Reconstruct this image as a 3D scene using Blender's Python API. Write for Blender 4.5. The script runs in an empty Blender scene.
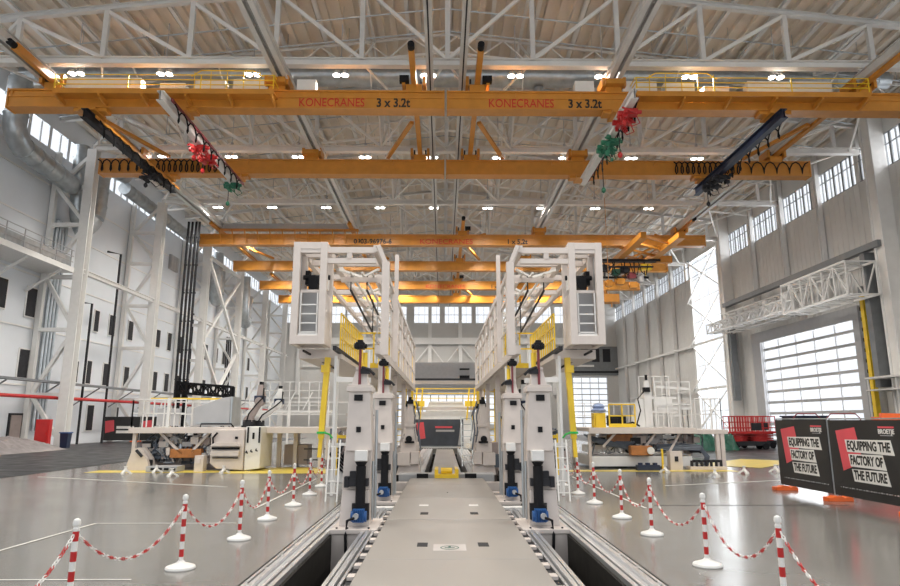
import bpy, math, random
from mathutils import Vector, Matrix
random.seed(7)
S = bpy.context.scene
COL = S.collection
R = math.radians

# ------------------------------------------------------------------ camera
CAMP = math.atan(127/640)
cd = bpy.data.cameras.new('camera'); cam = bpy.data.objects.new('camera', cd); COL.objects.link(cam)
cam.location = (-0.13, 0, 2.0)
cam.rotation_euler = (math.pi/2 + CAMP, 0, -math.atan(7/640*math.cos(CAMP)))
cd.sensor_width = 36; cd.lens = 640*36/900; cd.clip_end = 600; cd.clip_start = .1
S.camera = cam
# ------------------------------------------------------------------ world, light, exposure
w = bpy.data.worlds.new('world'); S.world = w; w.use_nodes = True
bg = w.node_tree.nodes['Background']
bg.inputs[0].default_value = (0.93, 0.965, 1.0, 1); bg.inputs[1].default_value = 1.15
S.view_settings.view_transform = 'Standard'; S.view_settings.look = 'None'
S.view_settings.exposure = 0.1; S.view_settings.gamma = 1; S.view_settings.use_curve_mapping = False

def area(name, loc, rot, sx, sy, power, col=(1, 1, 1)):
    l = bpy.data.lights.new(name, 'AREA'); l.shape = 'RECTANGLE'; l.size = sx; l.size_y = sy
    l.energy = power; l.color = col
    o = bpy.data.objects.new(name, l); COL.objects.link(o); o.location = loc; o.rotation_euler = rot
    return o
LAMP_W = 330
DAY = 1.7
# daylight entering through the window bands and the glazed doors (panels lie just outside the glass)
area('daylight_right', (36.2, 80, 22.8), (0, R(90), 0), 3.0, 96, 2300*DAY, (.97, .985, 1))
area('daylight_left', (-33.6, 80, 24.6), (0, R(-90), 0), 1.6, 96, 1500*DAY, (.97, .985, 1))
area('daylight_back', (1, 129.6, 23), (R(-90), 0, 0), 62, 3, 1500*DAY, (.97, .985, 1))
area('daylight_door', (36.3, 62, 5.5), (0, R(90), 0), 10, 16, 1300*DAY, (.97, .985, 1))
area('daylight_glazing', (36.3, 82, 12), (0, R(90), 0), 22, 12, 1700*DAY, (.94, .98, 1))

# ------------------------------------------------------------------ materials
MATS = {}
def mat(name, col, rough=.5, metal=0, noise=.06, scale=3, bump=0, coat=0, rvar=0, stretch=None):
    m = bpy.data.materials.new(name); m.use_nodes = True; nt = m.node_tree; b = nt.nodes['Principled BSDF']
    b.inputs['Base Color'].default_value = (*col, 1); b.inputs['Roughness'].default_value = rough
    b.inputs['Metallic'].default_value = metal
    if name in ('black', 'pit', 'dark'): b.inputs['Specular IOR Level'].default_value = .2
    if coat: b.inputs['Coat Weight'].default_value = coat; b.inputs['Coat Roughness'].default_value = .12
    tc = nt.nodes.new('ShaderNodeTexCoord'); n = nt.nodes.new('ShaderNodeTexNoise')
    n.inputs['Scale'].default_value = scale; n.inputs['Detail'].default_value = 4
    if stretch:
        mp = nt.nodes.new('ShaderNodeMapping'); mp.inputs['Scale'].default_value = stretch
        nt.links.new(tc.outputs['Object'], mp.inputs['Vector']); nt.links.new(mp.outputs[0], n.inputs['Vector'])
    else: nt.links.new(tc.outputs['Object'], n.inputs['Vector'])
    r = nt.nodes.new('ShaderNodeMapRange'); r.inputs[1].default_value = .3; r.inputs[2].default_value = .7
    r.inputs[3].default_value = 1-noise; r.inputs[4].default_value = 1+noise
    nt.links.new(n.outputs[0], r.inputs[0])
    mx = nt.nodes.new('ShaderNodeVectorMath'); mx.operation = 'SCALE'; mx.inputs[0].default_value = col
    nt.links.new(r.outputs[0], mx.inputs['Scale']); nt.links.new(mx.outputs[0], b.inputs['Base Color'])
    if rvar:
        r2 = nt.nodes.new('ShaderNodeMapRange'); r2.inputs[1].default_value = .3; r2.inputs[2].default_value = .7
        r2.inputs[3].default_value = rough-rvar; r2.inputs[4].default_value = rough+rvar
        nt.links.new(n.outputs[0], r2.inputs[0]); nt.links.new(r2.outputs[0], b.inputs['Roughness'])
    if bump:
        bp = nt.nodes.new('ShaderNodeBump'); bp.inputs['Strength'].default_value = bump
        nt.links.new(n.outputs[0], bp.inputs['Height']); nt.links.new(bp.outputs[0], b.inputs['Normal'])
    MATS[name] = m; return m
mat('floor', (.185, .178, .165), .22, 0, .05, .35, coat=.3, rvar=.05)
mat('black_floor', (.022, .023, .026), .42, 0, .25, 1.2, rvar=.1)
mat('plate', (.32, .295, .27), .34, 0, .06, 1.2, rvar=.05, stretch=(1, .25, 1))
mat('cream', (.62, .555, .515), .4, 0, .04, 4)
mat('white', (.76, .75, .73), .45, 0, .03, 3)
mat('back_white', (.60, .59, .57), .6, 0, .04, .3)
mat('wall_white', (.70, .73, .77), .6, 0, .03, .4)
mat('wall_grey', (.66, .65, .63), .55, 0, .05, .5)
mat('deck', (.72, .645, .555), .6, 0, .07, .3)
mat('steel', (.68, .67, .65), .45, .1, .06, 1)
mat('steel_lit', (.78, .76, .73), .4, .1, .05, 1)  # paler copy of steel, with the light on it put into the colour
mat('galv', (.42, .45, .47), .35, .75, .15, 2)
mat('alu', (.80, .80, .81), .3, .85, .08, 3, stretch=(1, .1, 1))
mat('orange', (.60, .25, .033), .38, 0, .08, 1.5)
mat('yellow', (.85, .58, .03), .4, 0, .06, 3)
mat('floor_yellow', (.78, .60, .10), .35, 0, .08, 2)
mat('line', (.72, .70, .66), .4, 0, .06, 3)
mat('black', (.010, .010, .012), .6, 0, .2, 6)
mat('dark', (.028, .028, .032), .55, 0, .2, 3)
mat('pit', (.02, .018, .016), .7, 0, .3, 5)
mat('grey', (.42, .42, .43), .45, 0, .05, 2)
mat('darkgrey', (.20, .21, .22), .5, 0, .08, 2)
mat('brown', (.34, .28, .26), .5, 0, .08, 2)
mat('maroon', (.20, .03, .04), .4, 0, .1, 3)
mat('blue', (.012, .085, .27), .38, 0, .1, 4)
mat('navy', (.012, .022, .055), .5, 0, .1, 3)
mat('red', (.48, .015, .015), .38, 0, .06, 3)
mat('banner_red', (.72, .09, .11), .5, 0, .04, 3)
mat('banner', (.022, .021, .021), .45, 0, .15, 2)
mat('paper', (.78, .76, .72), .55, 0, .03, 3)
mat('foot_orange', (.85, .14, .02), .45, 0, .08, 4)
mat('green', (.02, .16, .09), .5, 0, .2, 3)
mat('bright_green', (.03, .45, .08), .5, 0, .1, 3)
mat('tarp', (.22, .195, .195), .5, 0, .15, 2, bump=.3)
mat('tarp_green', (.015, .10, .065), .45, 0, .25, 2, bump=.4)
mat('machine_orange', (.42, .16, .04), .45, 0, .3, 3)
mat('hose', (.10, .12, .15), .4, 0, .2, 4)
mat('text_red', (.60, .03, .015), .5, 0, .02, 3)
mat('text_black', (.02, .018, .015), .5, 0, .02, 3)
def emis(name, col, s):
    m = bpy.data.materials.new(name); m.use_nodes = True; b = m.node_tree.nodes['Principled BSDF']
    b.inputs['Base Color'].default_value = (*col, 1); b.inputs['Emission Color'].default_value = (*col, 1)
    b.inputs['Emission Strength'].default_value = s; MATS[name] = m
emis('lamp', (1, .98, .94), 14)
mat('cover_blue', (.30, .38, .58), .35, 0, .3, 5, bump=.5)
mat('banner_slate', (.055, .065, .085), .4, 0, .15, 2)
mat('plate_light', (.52, .48, .46), .4, 0, .05, 3)
emis('green_sign', (.02, .7, .2), 1.0)
def glass(name, tint, rough, w):
    m = bpy.data.materials.new(name); m.use_nodes = True; nt = m.node_tree; nt.nodes.remove(nt.nodes['Principled BSDF'])
    t = nt.nodes.new('ShaderNodeBsdfTransparent'); t.inputs[0].default_value = (*tint, 1)
    g = nt.nodes.new('ShaderNodeBsdfGlossy'); g.inputs['Roughness'].default_value = rough
    x = nt.nodes.new('ShaderNodeMixShader'); x.inputs[0].default_value = w
    nt.links.new(t.outputs[0], x.inputs[1]); nt.links.new(g.outputs[0], x.inputs[2])
    nt.links.new(x.outputs[0], nt.nodes['Material Output'].inputs[0]); MATS[name] = m
glass('glass', (.985, .99, 1.0), .05, .06)
glass('mesh_banner', (.35, .35, .36), .4, .35)
M = MATS

# ------------------------------------------------------------------ mesh builder
KEEP = {'small_print', 'red_patch', 'lettering', 'chain', 'oval_mark', 'side_lattice', 'lattice', 'dark_slot'}
SPLIT = {'roof_beam', 'walkway_bracket', 'back_panel', 'tie', 'brace', 'hanger', 'post', 'bracket', 'cross_bar', 'opening', 'pocket', 'mark',
         'end_plate', 'cross_brace', 'wheel', 'clamp', 'clamp_tab', 'joint', 'gas_strut', 'cross_rod', 'buffer', 'bolt', 'foot', 'rung', 'carriage_gusset',
         'track_teeth', 'vent', 'side_plate', 'underside_rail', 'title_line', 'knee_brace', 'lower_rail', 'end_strut', 'side_post', 'roof_rail'}
class MB:
    def __init__(s): s.v = []; s.f = []; s.mi = []; s.m = 0
    def add(s, vs, fs):
        n = len(s.v); s.v += [tuple(p) for p in vs]; s.f += [tuple(i+n for i in f) for f in fs]; s.mi += [s.m]*len(fs); return s
    def box(s, x0, x1, y0, y1, z0, z1):
        return s.add([(x0,y0,z0),(x1,y0,z0),(x1,y1,z0),(x0,y1,z0),(x0,y0,z1),(x1,y0,z1),(x1,y1,z1),(x0,y1,z1)],
                     [(0,3,2,1),(4,5,6,7),(0,1,5,4),(1,2,6,5),(2,3,7,6),(3,0,4,7)])
    def frame(s, p, q, up=None):
        p = Vector(p); q = Vector(q); d = (q-p).normalized()
        u = Vector(up) if up else (Vector((0,0,1)) if abs(d.z) < .95 else Vector((0,1,0)))
        a = d.cross(u).normalized(); b = a.cross(d).normalized(); return p, q, a, b
    def bar(s, p, q, w, h=None, up=None):
        h = w if h is None else h
        p, q, a, b = s.frame(p, q, up); a = a*w/2; b = b*h/2
        return s.add([p-a-b, p+a-b, p+a+b, p-a+b, q-a-b, q+a-b, q+a+b, q-a+b],
                     [(0,1,2,3),(7,6,5,4),(1,0,4,5),(2,1,5,6),(3,2,6,7),(0,3,7,4)])
    def ibeam(s, p, q, w, h, t=.04, up=None):
        P, Q, a, b = s.frame(p, q, up)
        s.bar(P+b*(h/2-t/2), Q+b*(h/2-t/2), w, t, up); s.bar(P-b*(h/2-t/2), Q-b*(h/2-t/2), w, t, up)
        return s.bar(P, Q, t, h-2*t, up)
    def cyl(s, p, q, r, n=12, r2=None, cap=True):
        r2 = r if r2 is None else r2
        p, q, a, b = s.frame(p, q); vs = []
        for i in range(n):
            c = math.cos(2*math.pi*i/n); d = math.sin(2*math.pi*i/n); vs.append(p+(a*c+b*d)*r)
        for i in range(n):
            c = math.cos(2*math.pi*i/n); d = math.sin(2*math.pi*i/n); vs.append(q+(a*c+b*d)*r2)
        fs = [(i, (i+1) % n, n+(i+1) % n, n+i) for i in range(n)]
        if cap: fs += [tuple(range(n-1, -1, -1)), tuple(range(n, 2*n))]
        return s.add(vs, fs)
    def tube(s, pts, r, n=6):
        pts = [Vector(p) for p in pts]; vs = []; k = len(pts)
        for j, p in enumerate(pts):
            d = (pts[min(j+1, k-1)]-pts[max(j-1, 0)]).normalized()
            u = Vector((0,0,1)) if abs(d.z) < .9 else Vector((0,1,0))
            a = d.cross(u).normalized(); b = a.cross(d).normalized()
            for i in range(n):
                t = 2*math.pi*i/n; vs.append(p+(a*math.cos(t)+b*math.sin(t))*r)
        fs = []
        for j in range(k-1):
            for i in range(n): fs.append((j*n+i, j*n+(i+1) % n, (j+1)*n+(i+1) % n, (j+1)*n+i))
        fs += [tuple(range(n-1, -1, -1)), tuple(range((k-1)*n, k*n))]
        return s.add(vs, fs)
    def lathe(s, prof, n=20, c=(0,0,0)):
        vs = []; k = len(prof)
        for (r, z) in prof:
            for i in range(n):
                t = 2*math.pi*i/n; vs.append((c[0]+r*math.cos(t), c[1]+r*math.sin(t), c[2]+z))
        fs = [(j*n+i, j*n+(i+1) % n, (j+1)*n+(i+1) % n, (j+1)*n+i) for j in range(k-1) for i in range(n)]
        fs += [tuple(range(n-1, -1, -1)), tuple(range((k-1)*n, k*n))]
        return s.add(vs, fs)
    def prism(s, poly, a0, a1, axis='y'):
        # polygon in the plane across the axis: y -> (x,z); x -> (y,z); z -> (x,y)
        def P(u, v, a): return {'y': (u, a, v), 'x': (a, u, v), 'z': (u, v, a)}[axis]
        n = len(poly)
        vs = [P(u, v, a0) for u, v in poly]+[P(u, v, a1) for u, v in poly]
        return s.add(vs, [tuple(range(n)), tuple(range(2*n-1, n-1, -1))]+[(i, n+i, n+(i+1) % n, (i+1) % n) for i in range(n)])
    def loft(s, secs):   # list of (z, x0,x1,y0,y1)
        vs = []
        for z, x0, x1, y0, y1 in secs: vs += [(x0,y0,z),(x1,y0,z),(x1,y1,z),(x0,y1,z)]
        k = len(secs); fs = [(0,3,2,1), (4*k-4, 4*k-3, 4*k-2, 4*k-1)]
        for j in range(k-1):
            for i in range(4): fs.append((4*j+i, 4*j+(i+1) % 4, 4*j+4+(i+1) % 4, 4*j+4+i))
        return s.add(vs, fs)
    def pieces(s, cluster=False):
        par = list(range(len(s.v)))
        def find(i):
            while par[i] != i: par[i] = par[par[i]]; i = par[i]
            return i
        for f in s.f:
            for k in f[1:]: par[find(f[0])] = find(k)
        g = {}
        for f, m in zip(s.f, s.mi): g.setdefault(find(f[0]), []).append((f, m))
        if cluster:      # merge pieces whose boxes touch
            G = []
            for fs in g.values():
                ids = {i for f, _ in fs for i in f}; P = [s.v[i] for i in ids]
                G.append(([min(p[k] for p in P)-.015 for k in range(3)], [max(p[k] for p in P)+.015 for k in range(3)], fs))
            ch = True
            while ch:
                ch = False; i = 0
                while i < len(G):
                    j = i+1
                    while j < len(G):
                        a, b_ = G[i], G[j]
                        if all(a[0][k] <= b_[1][k] and b_[0][k] <= a[1][k] for k in range(3)):
                            G[i] = ([min(a[0][k], b_[0][k]) for k in range(3)], [max(a[1][k], b_[1][k]) for k in range(3)], a[2]+b_[2]); G.pop(j); ch = True
                        else: j += 1
                    i += 1
            g = {i: x[2] for i, x in enumerate(G)}
        out = []
        for fs in g.values():
            b = MB(); ids = sorted({i for f, _ in fs for i in f}); mp = {i: n for n, i in enumerate(ids)}
            b.v = [s.v[i] for i in ids]; b.f = [tuple(mp[i] for i in f) for f, _ in fs]; b.mi = [m for _, m in fs]; out.append(b)
        return out
    def build(s, name, ms, parent=None, smooth=False, bevel=0):
        if parent and name not in KEEP and len(s.v) < 9000:
            ps = s.pieces(name not in SPLIT)
            if 1 < len(ps) <= 90:
                return [p.build_one(name, ms, parent, smooth, bevel) for p in ps][0]
        return s.build_one(name, ms, parent, smooth, bevel)
    def build_one(s, name, ms, parent=None, smooth=False, bevel=0):
        me = bpy.data.meshes.new(name); me.from_pydata(s.v, [], s.f)
        for m in (ms if isinstance(ms, (list, tuple)) else [ms]): me.materials.append(M[m])
        me.polygons.foreach_set('material_index', s.mi)
        if smooth: me.polygons.foreach_set('use_smooth', [True]*len(s.f))
        import bmesh
        bm = bmesh.new(); bm.from_mesh(me); bmesh.ops.recalc_face_normals(bm, faces=bm.faces); bm.to_mesh(me); bm.free()
        o = bpy.data.objects.new(name, me); COL.objects.link(o)
        if bevel:
            b = o.modifiers.new('bevel', 'BEVEL'); b.width = bevel; b.segments = 2; b.limit_method = 'ANGLE'
        if smooth:
            me.set_sharp_from_angle(angle=R(35))
        if parent:
            o.parent = parent; o.location = -wloc(parent)
        return o
def wloc(o):
    v = Vector((0,0,0))
    while o: v = v+o.location; o = o.parent
    return v
ROOTS = []
def tag(o, label, cat, group=None, kind=None):
    if label: o['label'] = label
    if cat: o['category'] = cat
    if group: o['group'] = group
    if kind: o['kind'] = kind
    return o
def root(name, loc, label, cat, group=None):
    o = bpy.data.objects.new(name, None); COL.objects.link(o); o.location = loc; o.empty_display_size = .2
    return tag(o, label, cat, group)
def copy_tree(o, parent=None):
    c = o.copy(); COL.objects.link(c); c.parent = parent
    for ch in list(o.children):
        copy_tree(ch, c)
    return c
def struct(name, mb, m, **k):
    o = mb.build(name, m, **k); o['kind'] = 'structure'; return o
def text(name, body, size, mt, loc, rot, parent=None, ext=.01, bold=0, xs=1.0):
    c = bpy.data.curves.new(name, 'FONT'); c.body = body; c.size = size; c.extrude = ext; c.offset = bold; c.resolution_u = 3
    c.align_x = 'CENTER'; c.align_y = 'CENTER'
    t = bpy.data.objects.new(name, c); COL.objects.link(t)
    dg = bpy.context.evaluated_depsgraph_get(); me = bpy.data.meshes.new_from_object(t.evaluated_get(dg))
    bpy.data.objects.remove(t); me.materials.clear(); me.materials.append(M[mt])
    o = bpy.data.objects.new(name, me); COL.objects.link(o)
    o.rotation_euler = rot; o.scale = (xs, 1, 1)
    o.location = Vector(loc)-(wloc(parent) if parent else Vector((0,0,0)))
    if parent: o.parent = parent
    return o

# ================================================================== THE HALL
TY = [36.7+13.1*i for i in range(8)]        # truss / column lines, the last is the back wall
WL, WR, WB = -32.0, 34.9, 128.4
ZD = lambda x: 26.95+(33-abs(x))*.115        # underside of the roof deck

# floor slab with the two rail pits left open
f = MB()
f.box(WL-.3, -2.66, -6, WB, -.4, 0); f.box(2.66, WR+.3, -6, WB, -.4, 0)
f.box(-2.66, 2.66, -6, 2.0, -.4, 0); f.box(-2.66, 2.66, 47.6, WB, -.4, 0)
struct('floor', f, 'floor')
f = MB()
f.box(-2.8, 2.8, 1.8, 47.8, -1.5, -1.4)
f.box(-2.74, -2.67, 2, 47.6, -1.4, -.02); f.box(2.67, 2.74, 2, 47.6, -1.4, -.02)
f.box(-2.7, 2.7, 1.92, 1.99, -1.4, -.41); f.box(-2.7, 2.7, 47.61, 47.7, -1.4, -.41)
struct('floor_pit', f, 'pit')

# left wall with window band above
f = MB()
f.box(WL-.25, WL, -6, WB, 0, 23.6); f.box(WL-.25, WL, -6, WB, 25.4, 28.2)
for i in range(53):
    y = -6+i*2.6
    if y < WB-1: f.box(WL-.25, WL, y, y+.35, 23.6, 25.4)
struct('wall_left', f, 'wall_white')
f = MB()
for z in (4.55, 8.9, 13.0, 17.3, 20.6): f.box(WL, WL+.06, -6, WB, z, z+.12)
struct('trim_1', f, 'white')
f = MB(); f.box(WL-.14, WL-.1, -6, WB, 23.6, 25.4); struct('window_1', f, 'glass')
f = MB()
for i in range(200):
    y = -5.6+i*1.3
    if y < WB: f.box(WL-.16, WL-.06, y, y+.05, 23.6, 25.4)
struct('trim_2', f, 'darkgrey')
# right wall: cladding with openings for the roll door, the glazed bay and the high windows
f = MB(); x0, x1 = WR, WR+.3
f.box(x0, x1, -6, 52.6, 0, 21.6)
f.box(x0, x1, 52.6, 71.6, 10.4, 21.6)
f.box(x0, x1, 71.6, 76.4, 0, 21.6)
f.box(x0, x1, 88.4, WB, 0, 21.6)
f.box(x0, x1, -6, WB, 24.4, 28)
f.box(x0, x1, 76.4, 88.4, 24.0, 24.4)
for i in range(22):
    y = -1.9+i*6.55-6.3
    if not 76.5 < y+.3 < 87 and y > -5: f.box(x0, x1, y-.2, y+.35, 21.6, 24.4)
f2 = MB()
for i in range(185):          # cladding ribs
    y = -5.8+i*.735
    if 52.6 < y < 71.6: z0 = 10.6
    elif 76.2 < y < 88.6: continue
    else: z0 = .1
    if y < WB-.2: f2.box(x0-.03, x0, y, y+.5, z0, 21.5)
struct('wall_right', f, 'wall_grey'); struct('trim_3', f2, 'wall_grey')
f = MB(); f.box(x0+.12, x0+.15, -6, WB, 21.6, 24.4); struct('window_2', f, 'glass')
f = MB()
y = -5.5; i = 0
while y < WB-.5:
    if not 76 < y < 88.4: f.box(x0+.05, x0+.16, y, y+.06 if i % 2 else y+.22, 21.6, 24.4)
    y += .62; i += 1
for z in (21.6, 23.4, 24.3): f.box(x0, x0+.12, -6, WB, z, z+.07)
struct('trim_4', f, 'darkgrey')
# glazed bay
f = MB(); f.box(x0+.12, x0+.15, 76.4, 88.4, .3, 24); struct('window_3', f, 'glass')
f = MB()
for k in range(5): yy = 76.4+k*3; f.box(x0+.02, x0+.2, yy-.05, yy+.05, .2, 24)
for k in range(9): z = .2+k*3.0; f.box(x0+.03, x0+.19, 76.4, 88.4, z-.04, z+.04)
f.box(x0-.1, x0+.2, 76.2, 76.7, 0, 24); f.box(x0-.1, x0+.2, 88.1, 88.6, 0, 24)
struct('trim_5', f, 'steel')

# back wall
f = MB(); y0, y1 = WB, WB+.3
f.box(WL, 25.7, y0, y1, 6.8, 21.3); f.box(25.7, 32.7, y0, y1, 10.5, 21.3); f.box(32.7, WR, y0, y1, 0, 21.3)
f.box(WL, -9, y0, y1, 0, 6.8); f.box(10, 25.7, y0, y1, 0, 6.8); f.box(-9, 10, y0, y1, 0, 1.2)
f.box(WL, WR, y0, y1, 24.6, 31.5)
xx = WL
for (a, b) in [(-7.6, -6.0), (-2.9, -2.6), (-.85, .2), (3.0, 3.3), (5.6, 6.5), (9.3, 11), (14, 14.3), (17, 18.5), (22, 22.4), (26, 27.5), (31, WR), (-12, -11.6), (-16, -14.6), (-20, -19.6), (-25, -23.5), (-29, -28.6)]:
    f.box(a, b, y0, y1, 21.3, 24.6)
struct('wall_back', f, 'back_white')
f = MB(); f.box(WL, WR, y0+.12, y0+.15, 21.3, 24.6); f.box(-9, 10, y0+.12, y0+.15, 1.2, 6.8); struct('window_4', f, 'glass')
f = MB()
for k in range(56): xk = WL+.5+k*1.2; f.box(xk, xk+.06, y0+.02, y0+.18, 21.3, 24.6)
f.box(WL, WR, y0, y0+.18, 22.9, 23.0)
for k in range(13): xk = -9+k*1.6; f.box(xk-.1, xk+.1, y0-.05, y0+.18, 1.2, 6.8)
f.box(-9, 10, y0-.05, y0+.18, 3.9, 4.2)
struct('trim_6', f, 'grey')
f = MB()
for xk in (-29, -23.5, -16, -9.2, -2.8, 3.3, 10, 17, 22): f.box(xk-.35, xk+.35, y0-.5, y0-.01, 6.9, 24.8)
f.box(-28, 30, y0-.7, y0-.51, 16.9, 18.2); f.box(-28, 30, y0-.62, y0-.51, 12.4, 12.8)
for (a, b) in ((-2.8, 3.3), (-9.2, -2.8), (3.3, 10)):
    c = (a+b)/2
    f.bar((a, y0-.55, 16.8), (c, y0-.55, 12.8), .2); f.bar((b, y0-.55, 16.8), (c, y0-.55, 12.8), .2)
struct('trim_7', f, 'white')
f = MB(); f.box(-12, 14, 118, 118.3, 7.0, 12.4)
for k in range(44): xk = -12+k*.6; f.box(xk, xk+.2, 117.93, 118, 7.05, 12.3)
struct('wall_partition', f, 'grey')
f = MB()
for a, b in ((2.9, 4.7), (6.2, 8.0)): f.box(a, b, 117.8, 117.93, 9.4, 10); f.box(a, b, 117.8, 117.93, 11, 11.3)
struct('window_5', f, 'black')
# high-level dark panels above the far right door
f = MB(); f.box(24.5, WR, y0-.3, y0-.01, 10.8, 16.5); struct('trim_8', f, 'darkgrey')
f = MB()
for k in range(4): f.box(25.3+k*2.2, 26.8+k*2.2, y0-.4, y0-.31, 13.4, 16.0)
f.box(24.6, WR, y0-.4, y0-.31, 11.2, 11.6)
struct('window_6', f, 'dark')

# roof deck: long ribs that run down the hall, on a shallow gable
f = MB(); prof = []; x = -33.5
while x < 36:
    for dx, dz in ((0, 0), (.42, 0), (.46, .26), (.88, .26)): prof.append((x+dx, ZD(x+dx)+dz))
    x += .92
n = len(prof)
f.add([(a, -6, b) for a, b in prof]+[(a, WB+.3, b) for a, b in prof], [(i, i+1, n+i+1, n+i) for i in range(n-1)])
top = [(prof[0][0], prof[0][1]+.25), (0, ZD(0)+.6), (prof[-1][0], prof[-1][1]+.25)]
f.add([(a, -6, b) for a, b in top]+[(a, WB+.3, b) for a, b in top], [(0, 1, 4, 3), (1, 2, 5, 4)])
struct('ceiling', f, 'deck')
f = MB()
for k in range(-10, 12):
    x = k*3.05+.3
    f.ibeam((x, -6, ZD(x)-.16), (x, WB, ZD(x)-.16), .26, .3, .03)
struct('trim_9', f, 'white')

# ------------------------------------------------------------------ roof trusses
ORD = ['first', 'second', 'third', 'fourth', 'fifth', 'sixth', 'seventh', 'eighth', 'ninth']
NX = [.1+5.4*k for k in range(-5, 7)]
ztop = lambda x: ZD(x)-.55
def truss(i, Y):
    t = root('roof_truss', (0, Y, 24), '%s pale steel roof truss %s' % (ORD[i], ('across the hall, nearest, above the front orange crane' if i == 0 else 'across the hall counting from the camera end')), 'roof truss', 'roof trusses across the hall')
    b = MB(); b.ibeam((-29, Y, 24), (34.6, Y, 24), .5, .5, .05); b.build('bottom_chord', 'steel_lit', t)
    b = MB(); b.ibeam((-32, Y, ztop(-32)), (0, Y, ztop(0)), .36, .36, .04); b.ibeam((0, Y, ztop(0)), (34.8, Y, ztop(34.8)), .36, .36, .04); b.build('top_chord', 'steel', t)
    for k, x in enumerate(NX):
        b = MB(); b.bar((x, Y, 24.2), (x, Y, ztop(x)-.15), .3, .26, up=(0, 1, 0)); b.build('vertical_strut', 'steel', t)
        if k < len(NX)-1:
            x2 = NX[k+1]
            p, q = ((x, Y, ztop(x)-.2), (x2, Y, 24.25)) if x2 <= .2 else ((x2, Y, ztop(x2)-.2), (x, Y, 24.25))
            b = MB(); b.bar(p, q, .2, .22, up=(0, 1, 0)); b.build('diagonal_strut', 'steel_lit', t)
    b = MB(); b.bar((-29, Y, 24), (NX[0], Y, ztop(NX[0])-.2), .2); b.bar((34.4, Y, 24.2), (34.4, Y, ztop(34)-.1), .3); b.build('end_strut', 'steel', t)
for i, Y in enumerate(TY[:7]): truss(i, Y)
# lighter secondary trusses half way between
for i, Y in enumerate(TY[:7]):
    Y += 6.55
    t = root('secondary_truss', (0, Y, 26), '%s light secondary roof truss %s' % (ORD[i], 'above the gap between the two front crane girders' if i == 0 else 'between main trusses, counting from the camera end'), 'roof truss', 'light trusses between the main ones')
    zb = lambda x: ZD(x)-1.9
    b = MB(); b.bar((-31.5, Y, zb(-31.5)), (0, Y, zb(0)), .14, .18); b.bar((0, Y, zb(0)), (34.5, Y, zb(34.5)), .14, .18); b.build('bottom_chord', 'steel_lit', t)
    b = MB(); b.bar((-31.5, Y, ZD(31.5)-.45), (0, Y, ZD(0)-.45), .14, .18); b.bar((0, Y, ZD(0)-.45), (34.5, Y, ZD(34.5)-.45), .14, .18); b.build('top_chord', 'steel', t)
    b = MB(); x = -31.4; up = True
    while x < 33:
        x2 = x+1.7
        b.bar((x, Y, zb(x) if up else ZD(x)-.45), (x2, Y, ZD(x2)-.45 if up else zb(x2)), .09)
        up = not up; x = x2
    b.build('lattice', 'steel_lit', t)
# long bracing trusses down the hall, one object per line
for j, (x, words) in enumerate([(-21.5, 'nearest the left wall'), (-15.7, 'between the left lamps'), (-5.3, 'left of the centre line'), (5.5, 'right of the centre line'), (16.3, 'between the right lamps'), (27.1, 'nearest the right wall')]):
    t = root('bracing_truss', (x, 36.7, 24), 'long roof bracing truss running down the hall, %s' % words, 'roof bracing', 'long bracing trusses')
    zt = ztop(x)
    b = MB(); b.bar((x, TY[0], zt), (x, WB, zt), .2); b.build('top_chord', 'steel', t)
    b = MB()
    for i in range(6):
        a, c = TY[i], TY[i+1]; m = (a+c)/2
        b.bar((x, a, 24.2), (x, m, zt), .13); b.bar((x, c, 24.2), (x, m, zt), .13)
        b.bar((x, (a+m)/2, (24.2+zt)/2), (x, m, 24.5), .08)
        b.bar((x, (c+m)/2, (24.2+zt)/2), (x, m, 24.5), .08)
    b.build('diagonal_strut', 'steel_lit', t)
# horizontal wind bracing in the bottom chord plane
for (xa, xb, words) in [(-28.6, -21.5, 'beside the left wall'), (27.1, 33.8, 'beside the right wall'), (-5.3, .1, 'left of the roof ridge'), (.1, 5.5, 'right of the roof ridge')]:
    for i in range(6):
        b = MB(); a, c = TY[i], TY[i+1]
        b.bar((xa, a, 24.05), (xb, c, 24.05), .13); b.bar((xb, a, 24.2), (xa, c, 24.2), .13)
        tag(b.build('wind_brace', 'steel_lit'), 'crossed flat wind bracing %s between the %s and %s roof trusses' % (words, ORD[i], ORD[i+1]), 'bracing', 'crossed wind braces under the roof')
# sprinkler and service pipes across the hall
for i, (Y, dz) in enumerate([(39.5, .9), (42, .95), (46, .9), (48, 1.3), (53.5, .9), (59.5, .95), (66, .9), (72, .9), (79, .9), (92, .9)]):
    b = MB(); b.tube([(x, Y, ZD(x)-dz) for x in (-31, -20, -10, 0, 10, 20, 33)], .05)
    x = -29
    while x < 33: b.cyl((x, Y, ZD(x)-dz), (x, Y, ZD(x)), .02, 5); x += 4.4
    tag(b.build('sprinkler_pipe', 'galv'), '%s thin sprinkler pipe under the roof deck counting from the front' % (ORD[i] if i < 9 else 'farthest'), 'pipe', 'sprinkler pipes')
# round roof duct
d = root('roof_duct', (0, 43.5, 27), 'big round galvanised duct crossing the hall behind the nearest truss', 'duct')
b = MB(); b.cyl((-31, 43.5, 27.0), (33, 43.5, 27.0), .75, 24)
x = -30
while x < 33: b.cyl((x, 43.5, 27.0), (x+.12, 43.5, 27.0), .79, 24); x += 3.1
b.build('duct_run', 'galv', d, smooth=True)
for x in (-12.5, 6.9, 22):
    b = MB(); b.cyl((x, 43.5, 26.1), (x, 43.5, 24.4), .36, 16); b.cyl((x, 43.5, 24.9), (x, 43.5, 24.3), .36, 16, .6); b.build('outlet', 'galv', d, smooth=True)

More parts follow.
